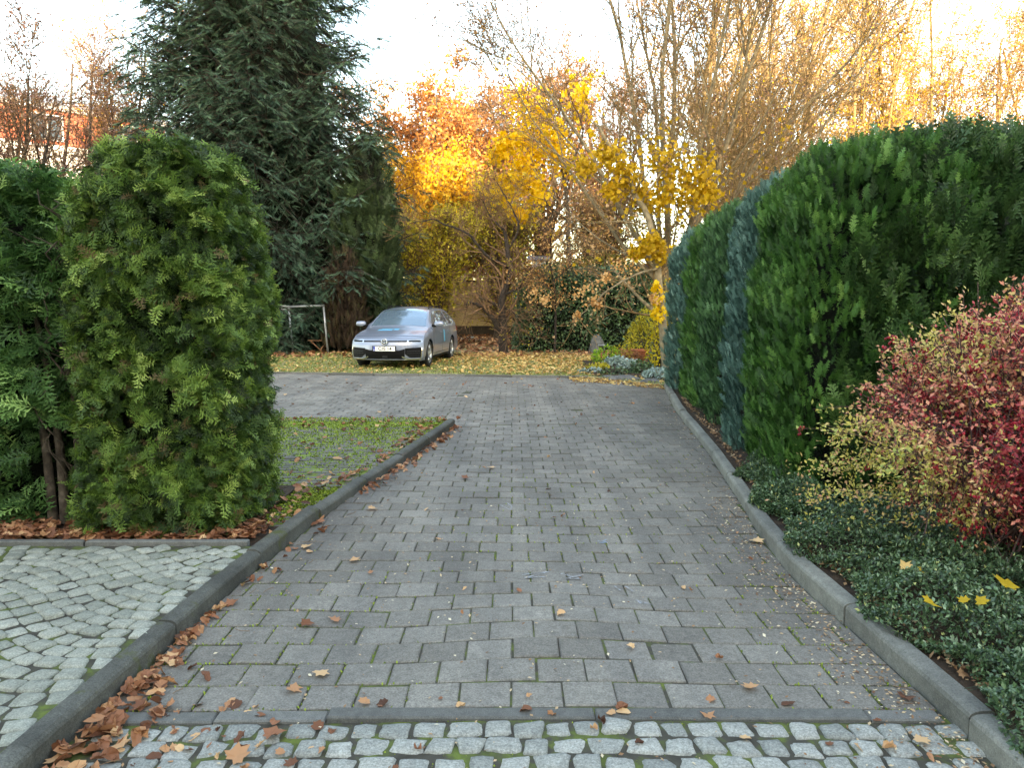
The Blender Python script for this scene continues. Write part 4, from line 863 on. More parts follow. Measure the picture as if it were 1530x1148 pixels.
for i, (nm, lab, px, py, Y, r, h, mk, n) in enumerate(PL):
    p = px3(px, py, Y); shrub(nm, lab, (float(p[0]), Y-.0, .03), (r*1.35, r*1.35), h*1.5, 2.2, int(n*1.5), (.04, .085), mk, 400+i, 'plants in the flower bed', k=None, depth=.12, cat='plant', twigs=14)
# edge stones of the bed
M['rock'] = nmat('rock', [(.3, '4a4a48'), (.5, '626260'), (.7, '7a7a76')], 9, .9, .8, .03)
def rock(loc, sz, lab, seed, grp=None):
    r = np.random.default_rng(seed); mb = MB(); a = np.linspace(0, 2*math.pi, 17); e = np.linspace(-.3, math.pi/2, 8); rows = []
    for el in e: rows.append(np.stack([np.cos(a)*math.cos(el)*sz[0], np.sin(a)*math.cos(el)*sz[1], np.full(17, math.sin(el)*sz[2])], 1)*(1+.12*np.sin(a*3+seed+el*2))[:, None])
    mb.grid(np.array(rows)); o = mb.build('stone', M['rock']); o.location = loc; tag(o, lab, 'stone', grp)
rock((2.30, 15.55, .0), (.34, .12, .10), 'long grey edge stone at the front of the flower bed', 3, 'edge stones of the bed')
rock((2.72, 15.05, .0), (.20, .10, .08), 'smaller grey edge stone nearest the right kerb end', 5, 'edge stones of the bed')
rock((2.0, 16.0, .0), (.16, .10, .06), 'flat grey stone at the left tip of the bed edging', 6, 'edge stones of the bed')
rock((2.62, 23.9, .0), (.26, .2, .55), 'upright grey boulder in front of the dark shrub', 7)
# terracotta pot
M['terracotta'] = nmat('terracotta', [(.3, 'a5563c'), (.7, 'c07454')], 12, .8, .2, .005)
t = thing('plant_pot', 'square terracotta planter with a rim in the flower bed', 'plant pot', (3.30, 19.4, .05), rz=.12)
mb = MB(); w0, w1 = .15, .19
v = [(-w0, -w0, 0), (w0, -w0, 0), (w0, w0, 0), (-w0, w0, 0), (-w1, -w1, .30), (w1, -w1, .30), (w1, w1, .30), (-w1, w1, .30)]
mb.add(v, [(3, 2, 1, 0)]+[(k, (k+1) % 4, 4+(k+1) % 4, 4+k) for k in range(4)]); mb.build('body', M['terracotta'], t)
mb = MB()
for dx, dy, sx, sy in ((0, -.195, .43, .04), (0, .195, .43, .04), (-.195, 0, .04, .35), (.195, 0, .04, .35)): mb.box((dx, dy, .325), (sx, sy, .05), .5, 0, .006)
mb.build('rim', M['terracotta'], t); mb = MB(); mb.box((0, 0, .295), (.35, .35, .02)); mb.build('soil', M['soil'], t)
# little lantern
t = thing('garden_lantern', 'small dark garden lantern on a thin red stake beside the lime tuft', 'lantern', (2.36, 20.3, .05))
M['iron'] = flat('iron', '2a2c30', .5, .6); M['redpaint'] = flat('red_stake', 'a5503c', .6)
mb = MB(); mb.bar((0, 0, 0), (0, 0, .26), .018); mb.build('stake', M['redpaint'], t)
mb = MB(); mb.box((0, 0, .33), (.11, .11, .12), .5, 0, .01); mb.build('lamp_body', M['iron'], t)
mb = MB(); mb.box((0, 0, .41), (.18, .18, .03), .5, 0, .01); mb.build('roof', flat('lantern_roof', '8d9296', .5, .3), t)

# ------------------------------------------------------------------ background trees
BG = 'autumn trees in the background'
def bgtree(label, loc, H, mats, seed, spread=.35, stems=5, bark='bark', twig='twig', n1=12, n2=8, n3=5, group=BG, trunk=None, name='autumn_tree', R=.14, l1=.30, rmin=.010, jit=.12, up=.07):
    r = np.random.default_rng(seed); z0 = 0 if trunk is None else trunk
    st = [(d, L, R_, (0, 0, z0-.1)) for d, L, R_ in fan(r, stems, spread, H-z0, R)]
    if trunk: st = [((0, 0, 1), trunk+.6, R*1.8)]+st
    return tree(name, label, loc, st, [(n1, H*l1, 38, 7, .08, up, .12, .5), (n2, H*l1*.5, 40, 5, .1, up*.7, .1, .5), (n3, H*l1*.25, 45, 4, .12, .02, .1, .6)], mats, seed, bark, twig, group=group, m0=10, ns=(8, 5, 3, 3, 3), rmin=rmin)
CL = [KITE, SMALLLEAF[1]]
bgtree('tall tree with burnt orange crown right of the spruce', (-3.6, 39, 0), 11.6, [('orange', 30000, (.12, .24), CL, None, -1, .2)], 501, .42, 7, trunk=2, n1=12)
bgtree('rust orange tree standing right of the burnt orange one', (-1.0, 41, 0), 11.4, [('rust', 19000, (.12, .22), CL, None, -1, .2)], 502, .45, 7, trunk=2)
bgtree('golden yellow tree below the orange crown beside the spruce', (-4.0, 35.0, 0), 7.6, [('gold', 26000, (.11, .21), CL, lambda p, r: p[:, 2] > 3.2, -1, .22), ('yelgreen', 5000, (.10, .2), CL, lambda p, r: p[:, 2] <= 3.4, -1, .2)], 503, .42, 6, trunk=1.2)  # gold above, yellow-green below: lit and shaded foliage split by leaf colour
bgtree('yellow green tree in shade directly behind the car', (-3.1, 31.0, 0), 4.6, [('yelgreen', 16000, (.09, .16), CL, None, -1, .2)], 504, .55, 7, l1=.36, trunk=1.0)
bgtree('thin olive yellow tree right of the car before the wall', (-.6, 33.5, 0), 5.6, [('yelgreen', 6500, (.09, .15), CL, None, -1, .2), ('olive', 4500, (.09, .15), CL, None, -1, .2)], 505, .55, 7, l1=.34, trunk=2.2)
bgtree('brown bare tree with thick trunk in the centre distance', (1.4, 36, 0), 11.5, [('rust', 5000, (.10, .18), CL, None, -1, .15)], 506, .28, 5, trunk=2.6, R=.2)
bgtree('grey trunked tree right of the thick trunk in the centre', (4.6, 38, 0), 12, [('brownleaf', 4500, (.10, .18), CL, None, -1, .15)], 507, .3, 5, trunk=3, R=.19)
bgtree('tan leaved tree filling the gap above the olive bush', (3.6, 33, 0), 6.0, [('peach', 4200, (.08, .15), CL, None, -1, .2), ('olive', 2500, (.08, .15), CL, None, -1, .2)], 508, .5, 6, trunk=1.8)
tree_r = [(7.4, 25, 13.5, 'tan', 9000, 'brown twigged tree rising behind the right hedge next to the maple'), (10.2, 31, 14.5, 'tan', 12000, 'golden stemmed tree behind the middle of the right hedge'), (13.6, 33, 14.5, 'gold', 9000, 'sunlit tree with golden twigs above the top of the right hedge'),
          (17.2, 34, 15, 'tan', 12000, 'tall pale stemmed tree above the right part of the hedge'), (20.4, 32, 14, 'orange', 11000, 'orange leaved tree near the right edge of the picture'), (24.5, 34, 15, 'gold', 11000, 'bright yellow tree at the far right edge'), (12.0, 40, 16, 'orange', 9000, 'faint orange crown behind the golden stems'), (19, 42, 16, 'tan', 10000, 'distant tan crown behind the pale stemmed tree')]
for i, (x, y, H, mk, n, lab) in enumerate(tree_r):
    bgtree(lab, (x, y, 0), H, [(mk, int(n*(.45 if i < 2 else 1.1)), (.08, .15), CL, None, -1, .12), ('yellow' if i % 2 else 'tan', n//3, (.08, .15), CL, None, -1, .12)], 520+i, .26, 7, 'bark_gold', 'bark_gold', n1=11, n2=7, n3=3, R=.14, rmin=.010)
bgtree('brown leaved tree at the upper left edge', (-16.5, 25, 0), 9.8, [('brownleaf', 6000, (.08, .14), CL, None, -1, .12)], 541, .35, 6, trunk=1.5)
bgtree('sparse tree with reddish brown leaves before the brick house', (-17.2, 30, 0), 11.0, [('brownleaf', 6500, (.08, .14), CL, None, -1, .12)], 542, .28, 5)
bgtree('slender ochre leaved tree between the brick house and the spruce', (-16.4, 33, 0), 11.4, [('gold', 2200, (.08, .15), CL, None, -1, .15), ('tan', 2600, (.08, .15), CL, None, -1, .15)], 543, .24, 5)
# ------------------------------------------------------------------ walls and houses
M['beige'] = nmat('beige_render', [(.3, 'c0aa80'), (.5, 'ccb88e'), (.7, 'd4c29a')], 1.2, .9, .2, .01)
M['plinth'] = nmat('dark_plinth', [(.3, '3c3630'), (.7, '57504a')], 3, .9, .3, .01)
t = thing('garden_wall', 'long beige rendered garden wall behind the fruit tree and the car', 'wall', (-3, 37.3, 0))
mb = MB(); mb.box((0, 0, 1.55), (24, .25, 2.1)); mb.build('wall', M['beige'], t)
mb = MB(); mb.box((0, -.03, .25), (24, .34, .5)); mb.build('plinth', M['plinth'], t)
mb = MB(); mb.box((0, 0, 2.64), (24, .38, .08)); mb.build('coping', M['plinth'], t)
def facade(t, X, n, z, w, h, y, mats, rows=1, dz=3.0):
    for r in range(rows):
        for x in np.linspace(X[0], X[1], n):
            mb = MB(); fr = .08; zz = z+r*dz
            mb.box((x, y-.03, zz-h/2-fr/2), (w+2*fr, .08, fr)); mb.box((x, y-.03, zz+h/2+fr/2), (w+2*fr, .08, fr)); mb.box((x-w/2-fr/2, y-.03, zz), (fr, .08, h)); mb.box((x+w/2+fr/2, y-.03, zz), (fr, .08, h)); mb.box((x, y-.03, zz), (.06, .07, h))
            f = mb.build('window', mats[0], t); g = MB(); g.box((x, y-.012, zz), (w-.004, .02, h-.004)); g.build('pane', mats[1], f)
M['white'] = nmat('white_render', [(.3, 'b9b9b6'), (.7, 'd4d3cf')], 2, .9, 0)
M['frame'] = flat('window_frame', 'd8dadb', .6); M['glass'] = flat('window_glass', '26303a', .08, 0, .8)
m_, nt, p = newmat('red_brick'); tc = nt.nodes.new('ShaderNodeTexCoord'); bt = nt.nodes.new('ShaderNodeTexBrick'); nt.links.new(tc.outputs['Object'], bt.inputs[0])
mp = nt.nodes.new('ShaderNodeMapping'); mp.inputs['Rotation'].default_value = (math.radians(90), 0, 0); nt.links.new(tc.outputs['Object'], mp.inputs[0]); nt.links.new(mp.outputs[0], bt.inputs[0])
bt.inputs['Scale'].default_value = 4; bt.inputs['Color1'].default_value = S('a04a36'); bt.inputs['Color2'].default_value = S('b8583e'); bt.inputs['Mortar'].default_value = S('9a7868'); bt.inputs['Mortar Size'].default_value = .02
nt.links.new(bt.outputs[0], p.inputs['Base Color']); p.inputs['Roughness'].default_value = .9; M['brick'] = m_
M['zinc'] = flat('zinc_roof', '9aa0a6', .5, .3)
ang = math.atan2(5, 5.2)
t = thing('apartment_house', 'white house with red brick upper storey and grey roof at the left edge', 'house', (-27.5, 43.0, 0), rz=ang)
mb = MB(); mb.box((0, 5, 5.25), (17, 10, 10.5)); mb.build('wall', M['white'], t)
mb = MB(); mb.box((0, 5, 11.45), (16.9, 9.9, 1.9)); mb.build('upper_wall', M['brick'], t)
mb = MB(); mb.box((0, 5, 12.55), (17.3, 10.3, .3)); mb.grid(np.array([[(-8.7, -.2, 12.7), (8.7, -.2, 12.7)], [(-8.7, 2.0, 13.5), (8.7, 2.0, 13.5)], [(-8.7, 5, 13.7), (8.7, 5, 13.7)]])); mb.build('roof', M['zinc'], t)
facade(t, (-6, 6), 4, 11.45, 1.5, 1.3, .05, (M['frame'], M['glass'])); facade(t, (-6, 6), 4, 2.2, 1.5, 1.5, 0, (M['frame'], M['glass']), 3, 2.9)
t = thing('low_building', 'low brick building with a flat dark roof behind the olive bush', 'building', (9.5, 50, 0))
mb = MB(); mb.box((0, 3, 1.9), (16, 6, 3.8)); mb.build('wall', M['brick'], t); mb = MB(); mb.box((0, 3, 3.95), (16.6, 6.6, .3)); mb.build('roof', flat('dark_roof', '4a4648', .8), t)
facade(t, (-6, 6), 5, 2.0, 1.6, 1.3, 0, (M['frame'], M['glass']))
# bird table
t = thing('bird_house', 'small grey roofed bird house on a post above the dark shrub', 'bird house', (1.0, 29, 0))
mb = MB(); mb.bar((0, 0, 0), (0, 0, 2.8), .05); mb.build('post', M['bark'], t); mb = MB(); mb.box((0, 0, 2.95), (.5, .4, .4), .5, 0, .01); mb.build('box', flat('grey_wood', '9aa0a2', .8), t)
mb = MB(); mb.grid(np.array([[(-.42, -.35, 3.16), (.42, -.35, 3.16)], [(-.42, 0, 3.32), (.42, 0, 3.32)], [(-.42, .35, 3.16), (.42, .35, 3.16)]])); mb.box((0, 0, 3.165), (.8, .66, .02)); mb.build('roof', flat('slate_roof', '5b6570', .6), t)

# unseen buildings added behind the viewer, sized to shade the drive and spruce
M['flats'] = nmat('flats_render', [(.3, 'b5ac9c'), (.7, 'c8c0b0')], 1, .9, 0)
t = thing('shade_block', 'unseen block of flats added behind the viewer to shade the drive', 'building', (0, -28, 0))
mb = MB(); mb.box((0, -6, 9.7), (90, 12, 19.4)); mb.build('wall', M['flats'], t); mb = MB(); mb.box((0, -6, 19.5), (90.6, 12.6, .2)); mb.build('roof', M['zinc'], t)
t2 = thing('shade_tower', 'unseen tower added behind the flats to shade the spruce', 'building', (-4.2, -40, 0))
mb = MB(); mb.box((0, -6, 14), (12.5, 11, 28)); mb.build('wall', M['flats'], t2)
for r in range(5):
    for x in range(-40, 41, 5):
        mb = MB(); mb.box((x, -.0, 2.2+r*3.6), (1.6, .12, 1.7)); w = mb.build('window', M['frame'], t); mb = MB(); mb.box((x, .07, 2.2+r*3.6), (1.4, .04, 1.5)); mb.build('pane', M['glass'], w)

# ------------------------------------------------------------------ carpet frame and folding table
M['steel'] = flat('galvanised_steel', 'a2a8ac', .45, .6); M['wood'] = nmat('weathered_wood', [(.3, '6b4e38'), (.7, '94745a')], 12, .85, .2, .005)
t = thing('carpet_frame', 'grey metal carpet beating frame standing on the verge left of the car', 'frame', (-6.15, 23.4, 0))
for x, dx, y in ((-.56, -.10, 0), (.50, -.10, 0)):
    mb = MB(); mb.bar((x+.05, y, 0), (x+dx+.05, y, 1.46), .032, 8); mb.build('post', M['steel'], t)
mb = MB(); mb.bar((-.63, 0, 1.455), (.47, 0, 1.50), .036, 8); mb.build('top_bar', M['steel'], t)
mb = MB(); mb.bar((-.60, 0, 1.47), (-1.9, .9, 1.47), .034, 8); mb.bar((-.60, 0, 1.38), (-1.9, .9, 1.38), .018, 8); mb.build('side_bar', M['steel'], t)
mb = MB(); mb.bar((-1.9, .9, 0), (-1.9, .9, 1.47), .032, 8); mb.build('post', M['steel'], t)
t = thing('folding_table', 'low wooden folding table with crossed legs under the metal frame', 'table', (-5.95, 23.9, 0))
mb = MB()
for k in range(4): mb.box((0, -.18+k*.12, .42), (.66, .11, .025), .5)
mb.build('table_top', M['wood'], t)
for y in (-.18, .18):
    for s in (-1, 1):
        mb = MB(); mb.bar((s*.24, y+s*.02, .405), (-s*.12+.06, y+s*.02, 0), .022, 6); mb.build('leg', M['wood'], t)
mb = MB(); mb.box((0, 0, .05), (3.2, .10, .10)); o = mb.build('kerb', M['kerb_light']); o.location = (-8.3, 23.7, 0); struct(o)

# ------------------------------------------------------------------ the car
CARM = nmat('car_paint', [(.3, '7e8798'), (.7, '828b9c')], 2, .32, 0); p_ = CARM.node_tree.nodes['Principled BSDF']
p_.inputs['Metallic'].default_value = .3; p_.inputs['Coat Weight'].default_value = .8; p_.inputs['Coat Roughness'].default_value = .06
M['blk'] = flat('black_plastic', '07080a', .6, 0, .2); M['cglass'] = flat('car_glass', '7890a2', .05, .55, 1.0, 1.0); M['tyre'] = flat('tyre', '17181a', .8); M['alloy'] = flat('alloy', 'b9bcc0', .3, .8)  # car glass: pale blue metallic base paints in the reflected sky
M['chrome'] = flat('chrome', 'd2d6da', .15, 1.0); M['lens'] = flat('headlight', 'b4c0cc', .12, .5, .9, 1.0); M['plate'] = flat('plate_white', 'e6e6e2', .5); M['blue'] = flat('plate_blue', '1f3f9c', .5); M['ink'] = flat('ink', '101010', .6); M['decal'] = flat('decal_blue', '4fa9d0', .4)
car = thing('parked_car', 'silver grey estate car parked on the leafy verge facing the camera', 'car', (-2.86, 18.75, .02), rz=math.radians(-90-7.0))
SIL = np.array([(.74, .19), (.83, .24), (.865, .34), (.875, .46), (.86, .57), (.83, .66), (.76, .725), (.55, .81), (.2, .885), (-.2, .945), (-.32, .975), (-.62, 1.17), (-.95, 1.345), (-1.15, 1.41), (-1.6, 1.455), (-2.3, 1.46), (-2.9, 1.435), (-3.30, 1.38), (-3.50, 1.18), (-3.63, .98), (-3.74, .72), (-3.76, .5), (-3.70, .3), (-3.6, .22)])
SW = np.array([.80, .84, .86, .87, .865, .86, .85, .835, .81, .775, .76, .69, .625, .60, .585, .58, .575, .585, .68, .78, .84, .86, .85, .82])
SXB = np.array([.16, .22, .25, .27, .27, .27, .26, .16, .06, .05, .05, .06, .06, .05, .02, 0, -.03, -.06, -.09, -.12, -.15, -.15, -.13, -.1])
SZD = np.array([0, 0, 0, 0, 0, 0, .02, .035, .04, .035, .03, .035, .04, .05, .055, .055, .055, .05, .04, .02, 0, 0, 0, 0])
ns_ = len(SIL)
def shell(s, w):
    s = np.asarray(s, float); w = np.asarray(w, float); s, w = np.broadcast_arrays(s, w); ii = np.arange(ns_); a = np.abs(w)
    return np.stack([np.interp(s, ii, SIL[:, 0])-np.interp(s, ii, SXB)*a**3.2, w*np.interp(s, ii, SW), np.interp(s, ii, SIL[:, 1])-np.interp(s, ii, SZD)*a**2.5], -1)
def body_y(x, z): return np.interp(z, [.19, .3, .55, .78, .92, 1.0], [.835, .865, .892, .882, .86, .845])*np.interp(x, [-3.8, -3.5, -2.9, .2, .6], [.955, .975, 1, 1, .985])
s_fr = 6; s_re = 19
top_s = np.linspace(s_fr, s_re, 90); top = shell(top_s, 1.0)
def topedge(x):
    o = np.argsort(top[:, 0]); return np.interp(x, top[o, 0], top[o, 1]), np.interp(x, top[o, 0], top[o, 2])
def side_y(x, z):
    ye, ze = topedge(x); D = np.maximum(.10, ze-.96); g = np.clip((ze-z)/D, 0, 1); g = np.where(D > .12, g**.9, 1-(1-g)**2); return ye+(body_y(x, z)-ye)*g
mb = MB(); mb.grid(shell(np.linspace(0, ns_-1, 140)[:, None], np.linspace(-1, 1, 31)[None]))
RW = .365
for sg in (1, -1):
    nr = 26; ncol = len(top_s); tt = np.concatenate([[0, .03, .07, .12], np.linspace(.18, 1, nr-4)])
    fr_ = np.stack([shell(s, 1.0) for s in np.linspace(s_fr, 0, nr)]); re_ = np.stack([shell(s, 1.0) for s in np.linspace(s_re, ns_-1, nr)])
    Pg = np.zeros((ncol, nr, 3))
    for i in range(ncol):
        u = i/(ncol-1); tp = top[i]; bx = .45*(1-u)+(-3.5)*u; x = tp[0]+(0)*tt; zb = .20
        zz = tp[2]+(zb-tp[2])*tt
        Pg[i, :, 0] = x; Pg[i, :, 2] = zz; Pg[i, :, 1] = side_y(x, zz)
    kf, kr = 9, 9
    for i in range(kf):
        a = (i/kf)**1.2; Pg[i, :, 0] = fr_[:, 0]*(1-a)+Pg[kf, :, 0]*a; zi = fr_[:, 2]*(1-a)+(Pg[kf, 0, 2]+(.20-Pg[kf, 0, 2])*tt)*a; zi = zi+(top[i, 2]-zi[0])*(1-tt); Pg[i, :, 2] = zi
        Pg[i, :, 1] = fr_[:, 1]*(1-a)+side_y(Pg[i, :, 0], Pg[i, :, 2])*a
        Pg[i, 0] = top[i]
    for j in range(kr):
        i = ncol-1-j; a = (j/kr)**1.2; b = ncol-1-kr; Pg[i, :, 0] = re_[:, 0]*(1-a)+Pg[b, :, 0]*a; zi = re_[:, 2]*(1-a)+(Pg[b, 0, 2]+(.2-Pg[b, 0, 2])*tt)*a; Pg[i, :, 2] = zi+(top[i, 2]-zi[0])*(1-tt)
        Pg[i, :, 1] = re_[:, 1]*(1-a)+side_y(Pg[i, :, 0], Pg[i, :, 2])*a; Pg[i, 0] = top[i]
    flat_ = Pg.reshape(-1, 3).copy(); ins = np.zeros(len(flat_), bool)
    for cx in (0, -2.69):
        d = flat_[:, [0, 2]]-np.array([cx, .32]); r = np.hypot(*d.T); m = (r < RW); ins |= m; flat_[m, 0] = cx+d[m, 0]/r[m]*RW; flat_[m, 2] = .32+d[m, 1]/r[m]*RW
    flat_[:, 1] *= sg; idx = np.arange(ncol*nr).reshape(ncol, nr); f = np.stack([idx[:-1, :-1], idx[1:, :-1], idx[1:, 1:], idx[:-1, 1:]], -1).reshape(-1, 4); f = f[~ins[f].all(1)]
    mb.add(flat_, f, .5, True)
mb.build('body', CARM, car)
mb = MB(); mb.box((-1.45, 0, .24), (4.1, 1.5, .12)); mb.build('underbody', M['blk'], car)
for cx in (0, -2.69):
    for sg in (1, -1):
        mb = MB(); a = np.linspace(-.35, math.pi+.35, 24); mb.grid(np.array([[(cx+.36*math.cos(q), sg*yy, .32+.36*math.sin(q)) for q in a] for yy in (.5, .86)])); mb.box((cx, sg*.5, .40), (.74, .02, .5)); mb.build('wheel_arch', M['blk'], car)
def patch(fn, u, v, off, name, mat, parent=car, nu=14, nv=6, smooth=True):
    U, Vv = np.meshgrid(np.linspace(*u, nu), np.linspace(0, 1, nv), indexing='ij')
    lo = v[0](U) if callable(v[0]) else v[0]; hi = v[1](U) if callable(v[1]) else v[1]; W_ = lo+(hi-lo)*Vv; e = 1e-3
    P = fn(U, W_); n = nrm(np.cross(fn(U+e, W_)-P, fn(U, W_+e)-P)); c = V3(-1.4, 0, .6); s = np.sign(((P-c)*n).sum(-1, keepdims=True)); P = P+n*s*off
    mb = MB(); mb.grid(P, .5, smooth)
    # thickness skirt
    ed = np.concatenate([P[:, 0], P[-1, 1:], P[::-1, -1][1:], P[0, ::-1][1:]]); nn_ = n*s; en = np.concatenate([nn_[:, 0], nn_[-1, 1:], nn_[::-1, -1][1:], nn_[0, ::-1][1:]])
    mb.grid(np.stack([ed, ed-en*(off+.01)]), .5, False); return mb.build(name, mat, parent)
ii_ = np.arange(ns_); sz = lambda z: np.interp(z, SIL[:7, 1], ii_[:7])
front = lambda w, z: shell(sz(z), w)
side_p = lambda x, z: np.stack([x, side_y(x, z), z], -1); side_n = lambda x, z: np.stack([x, -side_y(x, z), z], -1)
# glass
patch(lambda w, s: shell(s, w), (-.93, .93), (10.12, 12.75), .004, 'windscreen', M['cglass'], nu=20, nv=12)
patch(lambda w, s: shell(s, w), (-.88, .88), (17.2, 18.6), .004, 'rear_window', M['cglass'], nu=16)
for fn in (side_p, side_n):
    up = lambda x: np.maximum(topedge(x)[1]-.055, .985+.0*x)
    lw = lambda x: .965+.012*(-x-.5)
    patch(fn, (-.62, -1.42), (lw, up), .004, 'side_window', M['cglass'], nu=20, nv=8)
    patch(fn, (-1.49, -2.38), (lw, up), .004, 'side_window', M['cglass'], nu=16, nv=8)
    patch(fn, (-2.46, -3.12), (lw, lambda x: up(x)-.02-.25*np.clip(-x-2.85, 0, 1)), .004, 'side_window', M['cglass'], nu=12, nv=8)
    for x0 in (-.42, -1.45, -2.42): patch(fn, (x0, x0+.010), (.32, .95), .0015, 'door_seam', M['blk'], nu=2, nv=20)
    patch(fn, (-.42, -2.42), (.305, .315), .0015, 'door_seam', M['blk'], nu=30, nv=2)
    for x0 in (-1.22, -2.18): patch(fn, (x0, x0-.17), (.80, .825), .03, 'door_handle', CARM, nu=6, nv=3)
    patch(fn, (-.3, -2.3), (.20, .255), .006, 'sill', M['blk'], nu=30, nv=3)
    patch(fn, (-1.60, -1.72), (.55, .86), .003, 'side_decal', M['decal'], nu=5, nv=8)
    patch(fn, (-3.42, -3.55), (.78, .92), .006, 'tail_light', flat('tail_light', '8a1418', .2), nu=5, nv=5)
    sg = 1 if fn is side_p else -1
    mb = MB(); ti = [shell(s, sg*.90)+V3(0, 0, .045) for s in np.linspace(13.3, 16.6, 12)]; ti[0][2] -= .04; ti[-1][2] -= .04; mb.tubes(np.array([ti]), np.full((1, 12), .014), 6); mb.build('roof_rail', M['blk'], car)
    mb = MB(); c = V3(-.52, sg*1.0, 1.03); rows = []
    for el in np.linspace(-math.pi/2, math.pi/2, 9):
        a = np.linspace(0, 2*math.pi, 15); rows.append(np.stack([c[0]+.08*np.cos(a)*math.cos(el)**.6, c[1]+sg*(.12*math.sin(el)), c[2]+.072*np.sin(a)*math.cos(el)**.6], 1) if False else np.stack([c[0]+.075*np.sign(np.cos(a))*np.abs(np.cos(a))**.7*abs(math.cos(el))**.5, np.full(15, c[1]+sg*.125*math.sin(el)), c[2]+.07*np.sign(np.sin(a))*np.abs(np.sin(a))**.7*abs(math.cos(el))**.5], 1))
    mb.grid(np.array(rows)); mr = mb.build('wing_mirror', CARM, car); mb = MB(); mb.bar((-.50, sg*.82, .98), (-.50, sg*.93, .99), .035, 8); mb.build('mirror_arm', M['blk'], mr)
# front details
patch(front, (-.98, -.60), (lambda w: .60+.03*np.abs(w), lambda w: .668+.045*np.abs(w)), .006, 'headlight', M['lens'])
patch(front, (.60, .98), (lambda w: .60+.03*np.abs(w), lambda w: .668+.045*np.abs(w)), .006, 'headlight', M['lens'])
for sg in (-1, 1):
    patch(front, (sg*.64, sg*.93), (.632, .668), .009, 'headlight_lamp', M['blk'], nu=6, nv=3)
    patch(front, (sg*.55, sg*.945), (lambda w: .275+.09*np.clip((.68-np.abs(w))*7, 0, 1), lambda w: .470+.045*np.abs(w)), .006, 'air_intake', M['blk'])
    patch(front, (sg*.47, sg*.95), (lambda w: .225+.07*np.clip((.64-np.abs(w))*5, 0, 1), lambda w: .255+.07*np.clip((.64-np.abs(w))*5, 0, 1)), .012, 'bumper_trim', M['chrome'], nu=16, nv=3)
    patch(front, (sg*.945, sg*.965), (.25, .50), .010, 'bumper_trim', M['chrome'], nu=3, nv=10)
    for z in (.32, .37, .42): patch(front, (sg*.60, sg*.92), (z, z+.006), .009, 'intake_slat', flat('slat', '3a3d42', .5), nu=8, nv=2)
patch(front, (-.60, .60), (.638, .662), .007, 'grille_bar', M['blk'], nu=24)
patch(front, (-.60, .60), (.669, .676), .008, 'light_strip', M['chrome'], nu=24, nv=2)
patch(front, (-.545, .545), (lambda w: .245+.0*w, lambda w: .445+.04*np.clip((np.abs(w)-.40)*6, 0, 1)), .006, 'lower_grille', M['blk'], nu=30)
patch(front, (-.93, .93), (.192, .212), .008, 'lower_lip', M['blk'], nu=30, nv=3)
patch(front, (-.90, .90), (.222, .236), .010, 'bumper_lip', M['chrome'], nu=30, nv=3)
patch(front, (-.07, .07), (.27, .32), .010, 'sensor', flat('sensor', '2b2f34', .3), nu=4, nv=3)
patch(lambda w, s: shell(s, w), (-.97, .97), (6.62, 6.68), .002, 'hood_seam', M['blk'], nu=30, nv=2)
patch(lambda w, s: shell(s, w), (-.45, -.02), (8.05, 8.35), .003, 'hood_decal', M['decal'], nu=8, nv=4)
patch(lambda w, s: shell(s, w), (.02, .16), (8.2, 8.5), .003, 'hood_decal', M['decal'], nu=4, nv=4)
patch(lambda w, s: shell(s, w), (-.40, .16), (8.55, 8.62), .003, 'hood_decal', M['decal'], nu=4, nv=4)
# emblem on front (local x is forward)
ex = .885
em = MB(); a = np.linspace(0, 2*math.pi, 33); em.tubes(np.array([[(ex, .072*math.cos(q), .640+.072*math.sin(q)) for q in a]]), np.full((1, 33), .009), 6)
for pts in ([(-.030, .058), (0, .006), (.030, .058)], [(-.062, .030), (-.030, -.052), (0, -.004), (.030, -.052), (.062, .030)]):
    for (y0, z0), (y1, z1) in zip(pts[:-1], pts[1:]): em.bar((ex+.004, y0, .640+z0), (ex+.004, y1, .640+z1), .008, 6)
em.build('emblem', M['chrome'], car); mb = MB(); mb.add([(ex-.006, .066*math.cos(q), .640+.066*math.sin(q)) for q in a[:-1]], [list(range(32))]); mb.build('emblem_disc', flat('emblem_dark', '39434e', .3), car)
mb = MB(); mb.box((.893, 0, .485), (.02, .56, .13), .5, 0, .004); mb.build('plate_holder', M['blk'], car)
mb = MB(); mb.box((.905, 0, .485), (.012, .52, .11)); pl = mb.build('licence_plate', M['plate'], car)
mb = MB(); mb.box((.912, -.235, .485), (.006, .045, .106)); mb.build('country_band', M['blue'], pl)
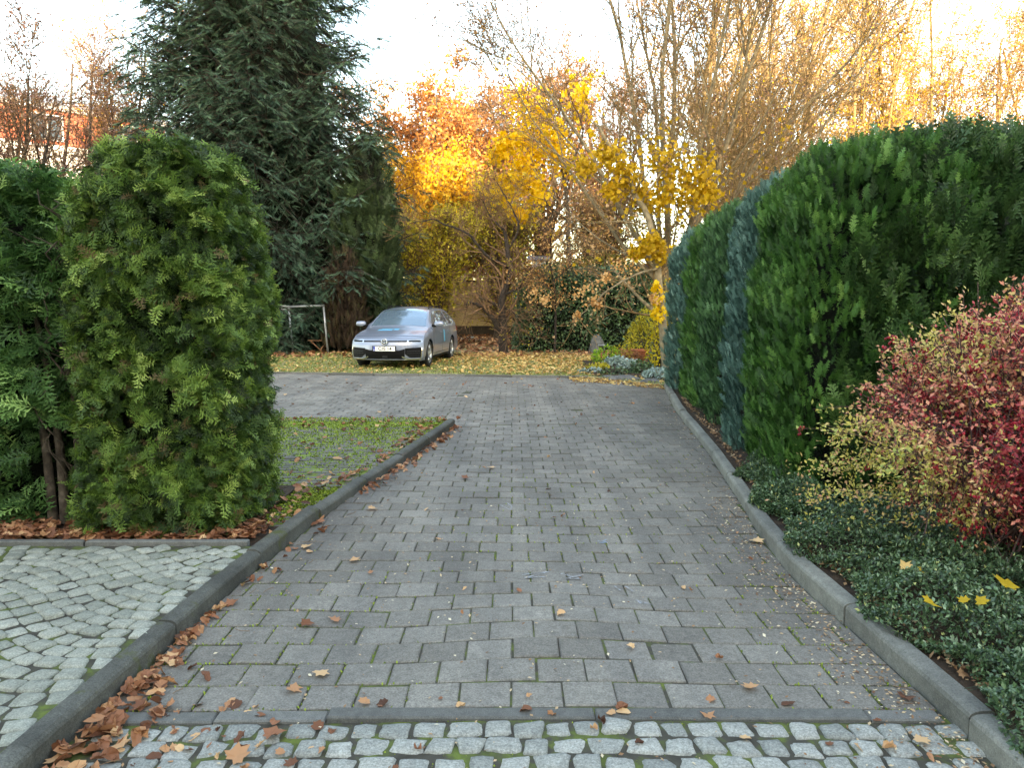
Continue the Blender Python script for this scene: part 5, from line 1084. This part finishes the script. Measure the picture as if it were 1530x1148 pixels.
def text(s, loc, size, mat, parent, rot, name='plate_text', xs=1.0):
    cu = bpy.data.curves.new(name, 'FONT'); cu.body = s; cu.size = size; cu.align_x = 'CENTER'; cu.align_y = 'CENTER'; cu.extrude = .0015; cu.offset = .0012
    o = bpy.data.objects.new('tmp', cu); C.objects.link(o); dg = bpy.context.evaluated_depsgraph_get(); me = bpy.data.meshes.new_from_object(o.evaluated_get(dg)); bpy.data.objects.remove(o)
    me.materials.clear(); me.materials.append(mat); r = bpy.data.objects.new(name, me); C.objects.link(r); r.parent = parent; r.location = loc; r.rotation_euler = rot; r.scale = (xs, 1, 1); return r
text('C:IS 14', (.914, .02, .485), .105, M['ink'], pl, (math.radians(90), 0, math.radians(90)), xs=1.05)
text('D', (.917, -.235, .455), .035, M['plate'], pl, (math.radians(90), 0, math.radians(90)), 'country_letter')
# wheels
def wheel(cx, sg):
    w = MB(); yo = sg*.875; yi = sg*.67; n = 40; a = np.linspace(0, 2*math.pi, n+1)
    prof = [(yi, .20), (yi, .29), (yi+sg*.02, .315), (yo-sg*.02, .315), (yo, .295), (yo+sg*.003, .235), (yo-sg*.01, .222)]
    w.grid(np.array([[(cx+r*math.cos(q), y, .32+r*math.sin(q)) for y, r in prof] for q in a])); root = w.build('wheel', M['tyre'], car)
    w = MB(); w.grid(np.array([[(cx+r*math.cos(q), y, .32+r*math.sin(q)) for y, r in ((yo-sg*.008, .228), (yo-sg*.012, .208), (yo-sg*.10, .200))] for q in a]))
    for k in range(5):
        for dq in (-.16, .16):
            q = k*2*math.pi/5+.3; q2 = q+dq
            w.bar((cx+.045*math.cos(q), yo-sg*.025, .32+.045*math.sin(q)), (cx+.215*math.cos(q2), yo-sg*.012, .32+.215*math.sin(q2)), .020, 6, .014)
    w.bar((cx, yo-sg*.05, .32), (cx, yo-sg*.008, .32), .05, 16); w.build('rim', M['alloy'], root)
    w = MB(); w.bar((cx, yo-sg*.10, .32), (cx, yo-sg*.095, .32), .2, 24); w.build('brake_disc', M['blk'], root)
for cx in (0, -2.69):
    for sg in (1, -1): wheel(cx, sg)
# interior
mb = MB(); mb.box((-.75, 0, .93), (.5, 1.25, .08)); mb.build('dashboard', M['blk'], car)
